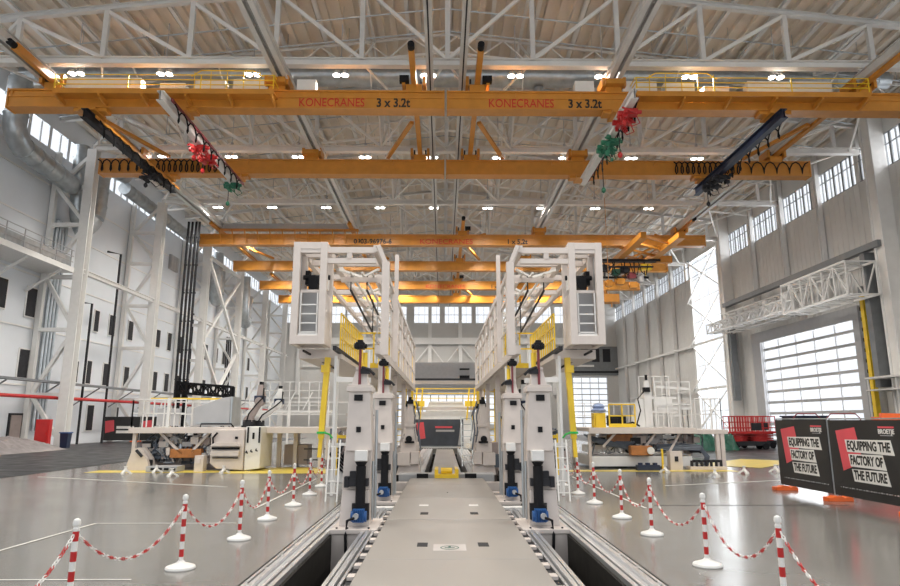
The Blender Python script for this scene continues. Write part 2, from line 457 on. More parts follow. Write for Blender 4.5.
# ------------------------------------------------------------------ runway beams
for (x, words) in [(-25.1, 'at the left side of the hall'), (-10.3, 'hung left of the centre'), (10.6, 'hung right of the centre'), (26.5, 'at the right side of the hall')]:
    t = root('crane_runway', (x, 33, 23.2), 'twin grey crane runway beam %s' % words, 'crane runway', 'side runway beams')
    for s in (-1, 1):
        b = MB(); b.ibeam((x+s*.28, 22, 23.25), (x+s*.28, 118, 23.25), .3, .62, .05); b.build('rail_beam', 'steel', t)
    b = MB(); y = 23
    while y < 117: b.bar((x-.28, y, 23.3), (x+.28, y, 23.3), .1); y += 2.2
    for Y in TY[:6]: b.bar((x-.3, Y, 23.55), (x-.3, Y, 23.8), .2); b.bar((x+.3, Y, 23.55), (x+.3, Y, 23.8), .2)
    b.build('hanger', 'steel', t)
    b = MB(); b.box(x-.12, x+.12, 22, 118, 23.2, 23.3); b.box(x-.03, x+.03, 22, 118, 23.1, 23.2); b.build('power_rail', 'grey', t)
for (x, words) in [(-.98, 'left one of the close centre pair'), (1.05, 'right one of the close centre pair')]:
    t = root('crane_runway', (x, 33, 23.2), 'single grey runway rail, %s' % words, 'crane runway', 'centre runway rails')
    b = MB(); b.ibeam((x, 22, 23.25), (x, 118, 23.25), .42, .62, .05); b.build('rail_beam', 'steel', t)
    b = MB(); b.box(x-.04, x+.04, 22, 118, 22.88, 22.93); b.build('power_rail', 'dark', t)
    b = MB()
    for Y in TY[:6]: b.bar((x, Y, 23.55), (x, Y, 23.8), .2)
    b.build('hanger', 'steel', t)

# ------------------------------------------------------------------ lamps
proto = None
for i, Y in enumerate(TY[:7]+[TY[0]-13.1, TY[0]-26.2]):  # last two rows are out of view, added for stronger light from above
    for k in range(9):
        x = -23.6+5.62*k
        side = 'left' if x < -2 else ('right' if x > 2 else 'centre')
        lab = ('twin lamp behind the %s roof truss, %s from the left' % (ORD[i], ORD[k])) if i < 7 else ('added unseen twin lamp above the camera, %s row, %s from the left' % (ORD[i-7], ORD[k]))
        if i > 6 and k % 2: continue
        if proto is None:
            proto = root('high_bay_lamp', (0, 0, 0), lab, 'lamp', 'twin high bay lamps')
            for s in (-1, 1):
                b = MB(); b.cyl((s*.27, 0, 0), (s*.27, 0, .28), .25, 14, .14); b.build('reflector', 'white', proto, smooth=True)
                b = MB(); b.cyl((s*.27, 0, -.03), (s*.27, 0, -.005), .23, 14); b.build('diffuser', 'lamp', proto)
            b = MB(); b.bar((-.5, 0, .32), (.5, 0, .32), .1, .06); b.cyl((0, 0, .32), (0, 0, 3.6), .03, 6); b.cyl((0, 0, 1.1), (0, 0, 1.25), .12, 10); b.bar((0, 0, .5), (0, -.9, .3), .05); b.build('bracket', 'grey', proto)
            c = proto
        else: c = copy_tree(proto)
        c['label'] = lab
        c.location = (x, Y+.95, 23.72)
        l = bpy.data.lights.new('lamp_light', 'SPOT'); l.energy = LAMP_W*8*(1 if i < 7 else 2); l.spot_size = R(150); l.spot_blend = .6; l.shadow_soft_size = .35; l.color = (1, .95, .87)
        lo = bpy.data.objects.new('lamp_light', l); COL.objects.link(lo); lo.location = (x, Y+.95, 23.62)

# ------------------------------------------------------------------ left columns
def column(i, Y):
    t = root('steel_column', (-28.9, Y, 0), '%s white lattice column of the left side, %s' % (ORD[i], ['standing by the blue bin', 'behind the left work platform', 'beside the hanging black cable bundle', 'far beyond the cable bundle', 'farther along the left wall', 'last but one before the back wall'][i]), 'column', 'left lattice columns')
    b = MB(); b.ibeam((-28.9, Y, 0), (-28.9, Y, 23.8), .75, .75, .07, up=(0, 1, 0)); b.build('front_leg', 'white', t)
    b = MB(); b.bar((-31.75, Y, 0), (-31.75, Y, 23.6), .36, up=(0, 1, 0)); b.build('back_leg', 'white', t)
    b = MB()
    for z in (3.9, 8.9, 13.1, 17.4, 20.6): b.bar((-28.9, Y, z), (-31.75, Y, z), .3, .3)
    b.build('tie', 'white', t)
    b = MB()
    for a, c in ((.2, 3.9), (8.9, 3.9), (8.9, 13.1), (17.4, 13.1), (17.4, 20.6), (23.6, 20.6)):
        b.bar((-28.9, Y, a), (-31.6, Y, c), .26, .26)
    b.build('brace', 'white', t)
for i, Y in enumerate(TY[1:7]): column(i, Y)
# big X bracing between columns three and four
t = root('wall_bracing', (-28.9, TY[3], 0), 'tall white X bracing between two left columns behind the front orange cranes', 'bracing')
for (z0_, z1_) in ((0, 11), (11, 21.5)):
    b = MB(); b.bar((-28.9, TY[3], z0_), (-28.9, TY[4], z1_), .34); b.bar((-28.7, TY[4], z0_), (-28.7, TY[3], z1_), .34); b.build('cross_brace', 'white', t)
b = MB(); b.bar((-28.9, TY[3], 21.7), (-28.9, TY[4], 21.7), .34); b.build('tie', 'white', t)
# ledge beam through the columns, balcony
b = MB(); b.ibeam((-28.9, 49.8, 13.6), (-28.9, 118, 13.6), .4, .36, .05); tag(b.build('ledge_beam', 'white'), 'long white horizontal beam joining the left columns at mid height', 'beam')
t = root('balcony', (-29.5, 35, 13.4), 'high white wall balcony with grey railing at the upper left', 'balcony')
b = MB(); b.box(-31.98, -29.2, 26, 49.4, 13.35, 13.75); b.build('deck', 'white', t)
b = MB()
for y in (28, 32, 36, 40, 44, 48): b.bar((-31.9, y, 11.6), (-29.4, y, 13.3), .16)
b.build('bracket', 'white', t)
b = MB()
for k in range(13): b.bar((-29.3, 26.2+k*1.9, 13.7), (-29.3, 26.2+k*1.9, 15.1), .06)
for z in (14.2, 14.65, 15.1): b.bar((-29.3, 26, z), (-29.3, 49.3, z), .05)
b.build('railing', 'grey', t)
b = MB(); b.box(-29.38, -29.33, 26, 49, 13.85, 14.55); b.build('rail_panel', 'galv', t)

# dark windows and doors of the left wall
wn = 10
def lwin(y, z, w, h):
    global wn
    o = root('window_%d' % wn, (WL, y, z), None, None); o['kind'] = 'structure'; wn += 1
    b = MB(); b.box(WL+.01, WL+.1, y-w/2-.1, y+w/2+.1, z-h/2-.1, z+h/2+.1); b.build('window_frame', 'white', o)
    b = MB(); b.box(WL+.05, WL+.13, y-w/2, y+w/2, z-h/2, z+h/2); b.build('pane', 'dark', o)
for (y, z, w_, h_) in [(45.2, 11.0, 1.6, 2.1), (48.9, 10.9, 1.1, 2.2), (48.9, 6.2, 1.1, 2.1), (58.4, 10.9, .7, 1.9), (61.2, 10.9, 1.0, 1.9), (64.9, 10.9, .9, 1.9), (71.3, 10.9, .9, 1.9), (74.3, 10.9, .9, 2.0), (77.6, 10.9, .9, 2), (58.0, 6.2, .7, 2.0), (61, 6.2, 1, 2), (64.9, 6.2, .9, 2), (71.4, 6.2, .9, 2), (74.4, 6.2, 1, 2), (77.6, 6.2, .9, 2),
                       (86, 10.9, 1, 2), (90, 10.9, 1, 2), (93, 10.9, 1, 2), (98, 10.9, 1, 2), (105, 10.9, 1, 2), (86, 6.2, 1, 2), (90, 6.2, 1, 2), (93, 6.2, 1, 2), (98, 6.2, 1, 2), (105, 6.2, 1, 2), (63.5, 2.2, 1, 2), (59, 2.2, 1, 2.2), (56, 6.1, .5, 1.8)]:
    lwin(y, z, w_, h_)
o = root('door_1', (WL, 49, 0), None, None); o['kind'] = 'structure'
b = MB(); b.box(WL+.01, WL+.12, 48.1, 49.6, 0, 2.5); b.build('door_frame', 'dark', o)
b = MB(); b.box(WL+.13, WL+.17, 48.25, 49.45, .02, 2.35); b.build('door_leaf', 'brown', o)
b = MB(); b.box(WL+.02, WL+.3, 72.4, 74.6, 19.2, 20.9)
for k in range(3): b.box(WL+.3, WL+.36, 72.5+k*.7, 73.1+k*.7, 19.3, 20.8)
tag(b.build('wall_grille', 'grey'), 'grey louvred air grille high on the white left wall', 'grille')

# right columns
for i, (Y, words) in enumerate([(47.6, 'at the near side of the big roll door'), (75.8, 'between the roll door and the glazed bay')]):
    t = root('steel_column', (34.3, Y, 0), 'wide pale column of the right wall, %s' % words, 'column', 'wide right wall columns')
    b = MB(); b.box(33.7, 34.88, Y-.45, Y+.45, 0, 27); b.build('shaft', 'steel_lit', t)
    b = MB(); b.box(33.62, 33.7, Y-.6, Y-.4, 0, 27); b.box(33.62, 33.7, Y+.4, Y+.6, 0, 27); b.build('flange', 'white', t)
for i, Y in enumerate([56.2, 62.7, 69.2, 43.0, 94.9, 101.6, 108, 114.7, 121.5]):
    z0 = 12.6 if 52 < Y < 71 else 0
    b = MB(); b.ibeam((34.6, Y, z0), (34.6, Y, 26.5), .4, .45, .05, up=(0, 1, 0))
    tag(b.build('wall_post', 'white'), 'slim white post of the right wall, %s' % ['first above the roll door from the camera side', 'second above the roll door, the middle one', 'third above the roll door, the far one', 'just before the roll door', 'first beyond the glazed bay', 'second beyond the glazed bay', 'third beyond the glazed bay', 'fourth beyond the glazed bay', 'last before the back corner'][i], 'post', 'slim posts of the right wall')
b = MB(); b.bar((34.4, 76.4, 12.0), (34.4, WB, 12.0), .3); b.bar((34.4, 76.4, 6.0), (34.4, 88.6, 6.0), .3); b.bar((34.4, 88, 5.9), (34.4, 120, 5.9), .16)
tag(b.build('wall_rail', 'white'), 'long white horizontal rails on the far right wall', 'rail')
t = root('glazing_brace', (34.3, 82, 0), 'thin white crossed rods in front of the bright glazed bay', 'bracing')
for (a, c) in ((.2, 6), (6, 12), (12, 18), (18, 24)):
    b = MB(); b.bar((34.4, 76.6, a), (34.4, 88.2, c), .17); b.bar((34.2, 88.2, a), (34.2, 76.6, c), .17); b.build('cross_rod', 'steel_lit', t)

# big roll door on the right
d = root('door_2', (34.9, 62, 0), None, None); d['kind'] = 'structure'
b = MB()
for k in range(9):
    z = .3+k*1.13; b.box(34.93, 35.07, 53.4, 69.6, z, z+.27)
for y in (53.4, 56.6, 59.9, 63.1, 66.4, 69.5): b.box(34.95, 35.05, y-.05, y+.05, .3, 10.3)
b.build('door_frame', 'grey', d)
b = MB(); b.box(34.99, 35.01, 53.4, 69.6, .3, 10.3); b.build('pane', 'glass', d)
b = MB(); b.box(34.6, 34.9, 52.6, 53.4, 0, 11.0); b.box(34.6, 34.9, 69.6, 71.4, 0, 11.0); b.box(34.57, 34.87, 52.55, 71.45, 10.3, 11.45); b.build('door_surround', 'grey', d)
b = MB(); b.box(33.6, 34.6, 49.4, 50.0, 4.5, 15.2); b.box(33.6, 34.3, 74.4, 74.9, 4.2, 12.6); b.box(34.2, 34.6, 51.2, 51.6, 0, 12.8)
b.build('guide_track', 'darkgrey', d)
b = MB()
for k in range(14): b.box(34.1, 34.2, 51.25, 51.55, .6+k*.85, .9+k*.85)
b.build('track_teeth', 'black', d)
b = MB(); b.box(33.9, 34.25, 50.7, 51.1, .5, 12.0); tag(b.build('cable_duct', 'yellow'), 'tall yellow vertical duct beside the roll door track', 'duct')
# far bright door on the back wall
d = root('door_3', (29, WB, 0), None, None); d['kind'] = 'structure'
b = MB()
for k in range(10): z = .2+k*1.13; b.box(25.7, 32.7, WB+.05, WB+.2, z-.09, z+.09)
for k in range(5): x = 25.8+k*1.7; b.box(x-.05, x+.05, WB+.06, WB+.18, 0, 10.4)
b.build('door_frame', 'grey', d)
b = MB(); b.box(25.7, 32.7, WB+.11, WB+.13, 0, 10.5); b.build('pane', 'glass', d)

# dock frame above the roll door
t = root('door_gantry', (32, 60, 12), 'white truss gantry frame mounted high in front of the roll door', 'gantry')
def lattice(b, p, q, w, h, n, r=.07):
    p = Vector(p); q = Vector(q); d = (q-p); L = d.length; e = d/L; a = e.cross(Vector((0,0,1))).normalized()
    c = [a*(-w/2), a*(w/2), a*(w/2)+Vector((0,0,h)), a*(-w/2)+Vector((0,0,h))]
    for o in c: b.bar(p+o, q+o, r*1.6)
    for k in range(n+1):
        s = p+d*k/n
        for j in range(4): b.bar(s+c[j], s+c[(j+1) % 4], r)
        if k < n:
            s2 = p+d*(k+1)/n
            for j in range(4):
                if k % 2: b.bar(s+c[j], s2+c[(j+1) % 4], r)
                else: b.bar(s+c[(j+1) % 4], s2+c[j], r)
b = MB(); lattice(b, (32.2, 47.9, 11.5), (32.2, 57.5, 11.5), 2.4, 2.6, 6, .1); b.build('end_section', 'white', t)
b = MB(); lattice(b, (31.6, 57.5, 11.9), (31.6, 75, 12.0), .9, 1.0, 14, .08); b.build('front_truss', 'white', t)
b = MB(); lattice(b, (33.5, 57.5, 11.8), (33.5, 75, 12), .9, 2.3, 10, .08); b.build('rear_truss', 'white', t)
b = MB()
for y in (60, 63, 66.5, 70, 74.8): b.bar((31.4, y, 12.1), (33.4, y, 12.1), .12)
b.build('cross_bar', 'white', t)
for y in (59.5, 63.5, 69.0):
    b = MB(); b.box(32.2, 32.9, y-.5, y+.5, 12.2, 13.3); b.cyl((32.5, y, 13.3), (32.5, y, 13.8), .3, 10); b.build('drive_unit', 'white', t)
b = MB(); b.box(33.4, 34.0, 47.4, 75.4, 15.2, 15.7); b.build('top_rail', 'darkgrey', t)

# near right wall bits
t = root('wall_shelf', (33.5, 46, 4.5), 'grey steel shelf rack on the right wall behind the red banner frames', 'shelf')
b = MB(); b.box(32.8, 34.8, 40, 50, 5.1, 5.25); b.box(32.8, 34.8, 40, 50, 4.2, 4.3); b.build('shelf_board', 'steel', t)
b = MB()
for y in (40.2, 43.4, 46.6, 49.8): b.bar((32.9, y, 0), (32.9, y, 5.2), .1)
b.build('post', 'steel', t)

# ================================================================== CRANES
def girder(b, x0, x1, Y, z0=21.1, z1=22.32, w=.75):
    b.box(x0, x1, Y-w/2, Y+w/2, z0+.08, z1-.1)
    b.box(x0, x1, Y-w/2-.12, Y+w/2+.12, z1-.1, z1); b.box(x0, x1, Y-w/2-.12, Y+w/2+.12, z0, z0+.08)
def crane(s, Yf, Yr, x0, x1, label, cap, walk=None, runways=(2.0, 25.9, 10.6), mark=None):
    """s = -1 left crane, +1 right crane; x0 inner end, x1 outer end (unsigned)"""
    t = root('overhead_crane', (s*14, Yf, 21), label, 'crane', 'orange overhead cranes')
    a, c = sorted((s*x0, s*x1))
    for Y in (Yf, Yr):
        b = MB(); girder(b, a, c, Y)
        if Y == Yf: b.box(a, c, Y-.44, Y-.37, 21.82, 21.92)
        n = 7
        for k in range(n+1):
            x = a+.25+(c-a-.5)*k/n; b.box(x-.05, x+.05, Y-.45, Y-.37, 21.92, 22.22)
        g = b.build('girder', 'orange', t)
        b = MB()
        for x in (s*x0, s*x1): b.box(x-.05, x+.05, Y-.45, Y+.45, 21.05, 22.37)
        b.build('end_plate', 'orange', t)
    # end carriages along the runways with bumpers
    for rx in runways:
        x = s*rx
        b = MB(); far = 4.2 if rx != 10.6 else 1.2
        b.box(x-.17, x+.17, Yf-far, Yr+(3.2 if rx != 10.6 else 1.2), 22.72, 23.15) if rx != 10.6 else (b.box(x-.6, x+.6, Yf-1.0, Yf+1.0, 22.6, 22.95), b.box(x-.6, x+.6, Yr-1, Yr+1, 22.6, 22.95))
        for Y in (Yf, Yr):
            b.box(x-.5, x+.5, Y-.5, Y+.5, 22.32, 22.75); b.box(x-.75, x-.55, Y-.7, Y+.7, 22.6, 23.2); b.box(x+.55, x+.75, Y-.7, Y+.7, 22.6, 23.2)
        e = b.build('end_carriage', 'orange', t)
        b = MB()
        for Y in (Yf, Yr):
            for dx in (-.45, .45):
                for dy in (-.4, .4): b.cyl((x+dx-.06, Y+dy, 23.0), (x+dx+.06, Y+dy, 23.0), .16, 10)
        b.build('wheel', 'dark', e)
        if rx != 10.6:
            b = MB(); b.cyl((x, Yf-far-.45, 22.93), (x, Yf-far, 22.93), .2, 12); b.build('bumper', 'black', e)
            b = MB(); dx = 2.6*(-s if rx > 20 else s)*1.0
            b.bar((x+dx*.15, Yf+3.6, 22.85), (x+dx, Yf+.3, 22.6), .28, .22); b.bar((x+dx*.15, Yf+5.0, 22.85), (x+dx, Yr-.2, 22.6), .28, .22)
            b.build('knee_brace', 'orange', t)
    b = MB(); b.box(s*2.6-.3, s*2.6+.3, Yf-.9, Yf-.5, 22.75, 23.15); b.build('drive_motor', 'black', t)
    if walk:
        w0, w1 = sorted((s*walk[0], s*walk[1]))
        b = MB(); b.box(w0, w1, Yf-1.45, Yf-.5, 21.62, 21.68); b.box(w0, w1, Yf-1.5, Yf-1.45, 21.5, 21.82)
        b.build('walkway', 'orange', t)
        b = MB(); n = int((w1-w0)/2.6)
        for k in range(n+1):
            x = w0+.15+(w1-w0-.3)*k/n; b.bar((x, Yf-1.44, 21.5), (x, Yf-.38, 21.25), .12, .3)
        b.build('walkway_bracket', 'orange', t)
        b = MB(); n = int((w1-w0)/3.8)
        for k in range(n+1):
            x = w0+.05+(w1-w0-.1)*k/n; b.bar((x, Yf-1.45, 21.8), (x, Yf-1.45, 22.75), .06)
        for z in (22.1, 22.42, 22.75): b.bar((w0, Yf-1.45, z), (w1, Yf-1.45, z), .05)
        for x in (w0, w1):
            for z in (22.42, 22.75): b.bar((x, Yf-1.45, z), (x, Yf-.4, z), .05)
        xa = w1-1.0 if s < 0 else w0+1.0; xb = xa-4.5 if s < 0 else xa+4.5
        xa, xb = sorted((xa, xb))
        b.tube([(xa, Yf-.5, 23.2), (xa+.6, Yf-.5, 23.6), (xb-.6, Yf-.5, 23.6), (xb, Yf-.5, 23.2)], .04, 6)
        for k in range(5): x = xa+.2+(xb-xa-.4)*k/4; b.bar((x, Yf-.42, 22.3), (x, Yf-.5, 23.5), .04)
        b.build('walkway_railing', 'yellow', t)
        for (p, q, h) in walk[2]:
            e, f_ = sorted((s*p, s*q)); b = MB(); b.box(e, f_, Yf-.35, Yf+.3, 22.33, 22.33+h); b.build('control_cabinet', 'paper', t, bevel=.02)
    if mark:
        for body, size, mt, x, xs in mark: text('lettering', body, size, mt, (x, Yf-.40, 21.5), (math.pi/2, 0, 0), t, .012, .022 if mt == 'text_black' else .002, xs)
    return t
cabs = [(8.2, 9.4, .8), (11.2, 13.4, .8), (13.9, 15.8, .75), (19.2, 24.6, .85), (16.4, 18.0, .5)]
crane(-1, 37.5, 48.4, .12, 27.35, 'nearest orange overhead crane on the left, with walkway and lettering 3 x 3,2t', 0, (10.5, 23.9, cabs), (2.0, 24.6, 10.6),
      mark=[('KONECRANES', .80, 'text_red', -7.15, .80), ('3 x 3,2t', .85, 'text_black', -3.3, .80)])
crane(1, 37.5, 48.4, .12, 29.2, 'nearest orange overhead crane on the right, with a walkway along its outer half', 0, (11.7, 26.2, cabs), (2.0, 26.5, 10.6),
      mark=[('KONECRANES', .80, 'text_red', 4.75, .80), ('3 x 3.2t', .85, 'text_black', 8.75, .80)])
t = crane(1, 69.3, 81.6, -27.4, 29.2, 'second orange overhead crane from the camera, one long bridge with faint red lettering', 0, None, (2, 26.5, 10.6),
      mark=[('0903-96976-6', .75, 'text_black', -8.0, 1.0), ('KONECRANES', .8, 'text_red', .2, 1.15), ('1 x 5,2t', .75, 'text_black', 8.1, 1.0)])
b = MB(); b.box(-25, -9.5, 68.0, 68.8, 22.6, 22.68)
for k in range(12): x = -24.8+k*1.38; b.bar((x, 68.0, 22.6), (x, 68.9, 21.2), .1)
b.build('walkway', 'orange', t)
b = MB(); b.box(-24.6, -10, 68.6, 69.2, 22.68, 23.45)
b.build('control_cabinet', 'grey', t)
b = MB()
for x in (-25.2, -10.3):
    b.box(x-.2, x+.2, 66.5, 84, 22.7, 23.1); b.bar((x+.3, 73, 22.85), (x+3, 70, 22.6), .28, .22); b.bar((x+.3, 75, 22.85), (x+3, 81, 22.6), .28, .22)
b.build('end_carriage', 'orange', t)
t = crane(1, 93.8, 105, -27.4, 29.2, 'farthest orange overhead crane, seen through the white gantries', 0, None, (2, 26.5, 10.6),
      mark=[('KONECRANES', .8, 'text_red', .2, 1.15), ('1 x 5,2t', .75, 'text_black', 8.1, 1.0)])
b = MB()
for x in (-25.2, -10.3): b.box(x-.2, x+.2, 91, 107, 22.7, 23.1)
b.build('end_carriage', 'orange', t)
# flat orange trolley bridges on the far side of the second crane
for x, wd in ((20.4, 'inner one of two at the right'), (24.3, 'outer one of two at the right')):
    b = MB(); b.box(x-.3, x+.3, 63.0, 74.5, 20.35, 20.95); b.box(x-.4, x+.4, 63.0, 74.5, 20.28, 20.35)
    for yy in (69.3,): b.box(x-.6, x+.6, yy-.6, yy+.6, 20.95, 21.1)
    tag(b.build('trolley_bridge', 'orange'), 'orange trolley bridge slung under the second crane, %s' % wd, 'trolley bridge', 'orange trolley bridges at the right')
b = MB()
for k in range(4): b.bar((20.7, 63.5+k*2.6, 20.6), (24.0, 66.0+k*2.6, 20.6), .22)
tag(b.build('bridge_brace', 'orange'), 'orange braces joining the two trolley bridges at the right', 'brace')

# festoon cables on the rear girders
def festoon(x0, x1, Y, n, z, sag, lab):
    b = MB(); pts = []
    for k in range(n*8+1):
        u = k/(n*8); th = 2*math.pi*u*n
        pts.append((x0+(x1-x0)*u+.2*math.sin(th), Y-.04*math.cos(th), z-sag/2*(1-math.cos(th))))
    b.tube(pts, .055, 5); tag(b.build('festoon_cable', 'black'), lab, 'cable', 'looped festoon cables')
festoon(-27.4, -23.3, 47.85, 6, 22.2, .95, 'black looped festoon cable on the rear girder left of the dark trolley bridge')
festoon(-22.9, -17.5, 47.85, 12, 22.2, 1.0, 'tightly bunched black festoon cable on the rear girder between the two left trolley bridges')
festoon(18.2, 23.6, 47.85, 12, 22.2, 1.0, 'tightly bunched black festoon cable on the rear girder left of the dark right trolley bridge')
festoon(23.9, 29.0, 47.85, 5, 22.2, .95, 'black wavy festoon cable at the right end of the rear girder')

# trolley bridges with hoists
def hoist(parent, x, y, z, m, drop=0):
    h = root('chain_hoist', (x, y, z), None, None) if parent is None else None
    b = MB(); rr = random.Random(int(x*31+y*17))
    b.box(x-.12, x+.5, y-.2, y+.25, z-.42, z-.05); b.cyl((x-.65, y, z-.3), (x-.12, y, z-.3), .17, 12); b.cyl((x+.5, y-.1, z-.25), (x+.72, y-.1, z-.25), .12, 10)
    b.cyl((x-.3, y-.3, z-.5), (x-.3, y+.35, z-.5), .15, 12); b.bar((x-.5, y+.3, z), (x+.4, y+.6, z-.4), .1); b.bar((x-.5, y-.4, z-.1), (x+.3, y-.55, z-.5), .09)
    for k in range(9):
        a, c, e = x+rr.uniform(-.7, .6), y+rr.uniform(-.7, .7), z-rr.uniform(.05, .75); w_ = rr.uniform(.04, .13)
        b.box(a-w_, a+w_, c-w_, c+w_, e-w_, e+w_)
        b.bar((a, c, e), (x, y, z-.2), .05)
    b.tube([(x+.4, y, z-.3), (x+.7, y+.2, z-.8), (x+.3, y+.4, z-.9), (x-.1, y+.3, z-.5)], .035, 6)
    return b
def trolley(s, x, y0, y1, m, lab, hoists, loops=True, rail='maroon'):
    t = root('trolley_bridge', (x, y0, 20.4), lab, 'trolley bridge', 'trolley bridges under the front cranes')
    b = MB(); b.ibeam((x, y0, 20.5), (x, y1, 20.5), .42, .62, .06); b.box(x-.05, x+.05, y0, y1, 20.2, 20.8); b.build('bridge_beam', m, t)
    b = MB(); b.bar((x+.42, y0+.6, 20.55), (x+.42, y1, 20.55), .1, .16); b.build('cable_rail', rail, t)
    b = MB()
    for Y in (37.5, 48.4): b.box(x-.5, x+.5, Y-.7, Y+.7, 20.82, 20.99); b.box(x-1.0, x+1.0, Y-.35, Y+.35, 20.9, 21.1)
    b.build('end_truck', 'orange', t)
    if loops:
        b = MB(); pts = []; n = 9
        for k in range(n*8+1):
            u = k/(n*8); th = 2*math.pi*u*n; pts.append((x+.45, y0+1+(y1-y0-2)*u+.35*math.sin(th), 20.5-.45*(1-math.cos(th))))
        b.tube(pts, .05, 5); b.build('festoon_cable', 'black', t)
    for (y, hm, drop) in hoists:
        hb = hoist(t, x, y, 20.2, hm); h = hb.build('hoist', hm, t)
        b = MB(); b.cyl((x-.3, y, 19.5), (x-.3, y, 19.5-drop), .03, 6); b.build('chain', 'dark', h)
        b = MB(); b.lathe([(.04, -.1), (.14, 0), (.15, .15), (.05, .3)], 12, (x-.3, y, 19.3-drop)); b.build('hook_block', hm, h)
    return t
trolley(-1, -22.2, 36.6, 50.0, 'dark', 'dark trolley bridge slung under the left front crane, nearer the wall', [(45.8, 'dark', .1)], True, 'orange')
trolley(-1, -16.6, 34.4, 48.9, 'white', 'white trolley bridge under the left front crane with red and green hoists', [(40.6, 'red', .1), (42.2, 'red', .4), (47.6, 'green', .9)])
trolley(1, 10.9, 33.9, 47.8, 'white', 'white trolley bridge under the right front crane with red and green hoists', [(35.2, 'red', .1), (36.4, 'red', 1.6), (39.3, 'green', .2), (40.6, 'green', 2.3)])
trolley(1, 20.8, 36.2, 50.2, 'navy', 'dark blue trolley bridge slung under the right front crane, nearer the wall', [(45.6, 'dark', .2), (47.3, 'dark', .9)], True, 'dark')
# cluster of hoists behind the right gantry
t = root('hoist_cluster', (21.5, 72, 18), 'dark cluster of hoists and cables hanging behind the right gantry cage', 'hoist')
b = MB(); b.box(18, 25, 71.6, 72.4, 20.0, 20.28); b.box(18.5, 24, 71.2, 71.6, 19.2, 19.35); b.box(18.2, 23.8, 72.5, 72.8, 18.2, 18.4)
for x in (18.5, 19.7, 20.9, 22, 23.2): b.bar((x, 72, 20.2), (x, 72, 18.3), .12)
b.build('hoist_frame', 'dark', t)
for (x, z, m, w_) in [(18.6, 19.2, 'dark', .8), (19.8, 18.7, 'tarp_green', .7), (20.8, 19.0, 'dark', .7), (21.6, 18.3, 'maroon', .7), (23.2, 19.3, 'yellow', 1.1), (20.2, 17.6, 'orange', .8), (21.7, 17.2, 'orange', .8), (18.9, 17.4, 'orange', .7), (22.6, 17.9, 'grey', .5)]:
    b = MB(); b.box(x-w_/2, x+w_/2, 71.4, 72.2, z-.35, z+.35); b.cyl((x-w_*.7, 71.8, z), (x+w_*.7, 71.8, z), .28, 10); b.cyl((x, 71.8, z-.4), (x, 71.8, z-1.0), .03, 5); b.build('hoist', m, t)
b = MB()
for k in range(5): b.tube([(18.3+k, 71.3, 19.8), (18.6+k, 71.2, 18.6), (19.1+k, 71.3, 18.3), (19.4+k, 71.3, 19.6)], .06, 5)
b.build('hanging_cable', 'black', t)
for (x, y, z, l_) in ((25.5, 72, 20.3, 'orange hoist body hanging at the outer right end behind the hoist cluster'), (16.3, 62, 13.8, 'small orange hoist hanging lowest beside the right gantry cage')):
    b = MB(); b.box(x-.9, x+.9, y-.3, y+.3, z-.4, z+.4); b.cyl((x-1.1, y, z), (x-.9, y, z), .3, 10); b.bar((x-.4, y, z+.4), (x-.4, y, z+1), .1); b.cyl((x+.2, y, z-.4), (x+.2, y, z-.9), .06, 6)
    if z < 15: b.cyl((x, y, z+.4), (x, y, 24.2), .03, 6)
    tag(b.build('hoist', 'orange'), l_, 'hoist')

# galvanised wall ducts at the left
def duct(pts, r, lab):
    b = MB(); P = []
    pts = [Vector(p) for p in pts]
    P.append(pts[0])
    for j in range(1, len(pts)-1):
        a, c, e = pts[j-1], pts[j], pts[j+1]; u = (a-c).normalized()*r*1.5; v = (e-c).normalized()*r*1.5
        for k in range(7):
            q = k/6; P.append((c+u)*(1-q)**2+2*q*(1-q)*(c+u*.25+v*.25)+(c+v)*q*q)
    P.append(pts[-1]); b.tube(P, r, 18)
    for j in range(len(pts)-1):
        L = (pts[j+1]-pts[j]).length; e = (pts[j+1]-pts[j])/L; s = r*1.6
        while s < L-r*1.5: b.cyl(pts[j]+e*s, pts[j]+e*(s+.08), r*1.06, 18); s += 1.4
    return tag(b.build('air_duct', 'galv', smooth=True), lab, 'duct', 'galvanised wall ducts')
duct([(-29.9, 41.6, 25.5), (-29.9, 41.6, 21.0), (-30.2, 49.5, 20.6)], .75, 'fat galvanised duct bending along the upper left wall in front of the first column')
duct([(-30.4, 50.6, 24.5), (-30.4, 50.9, 18.2), (-30.4, 52.2, 17.3)], .6, 'galvanised duct elbow hanging just right of the nearest left column')
duct([(-30.2, 57.5, 24.6), (-30.2, 53.6, 24.2), (-30.2, 53.4, 18.4), (-30.6, 52.4, 17.8)], .72, 'galvanised U shaped duct drop between the first and second left columns')
duct([(-30.4, 58, 23.6), (-30.4, 75, 23.4)], .6, 'long galvanised duct high behind the second and third left columns')
duct([(-29.8, 82, 23.5), (-29.8, 82, 17.8), (-30.8, 85.8, 17.6), (-30.8, 86.0, 22)], .75, 'galvanised duct bend below the second crane, left of the gantry')
duct([(-29.8, 94, 23.0), (-29.8, 94, 17.0), (-30.8, 99, 16.4), (-30.8, 99, 21)], .8, 'farthest galvanised duct bend near the left gantry cage')
for k in range(4):
    b = MB(); b.cyl((-31.5, 50.3+k*.42, 1.2), (-31.5, 50.3+k*.42, 18), .13, 10)
    tag(b.build('riser_pipe', 'galv', smooth=True), '%s of four shiny vertical pipes beside the nearest left column' % ORD[k], 'pipe', 'riser pipes by the nearest column')
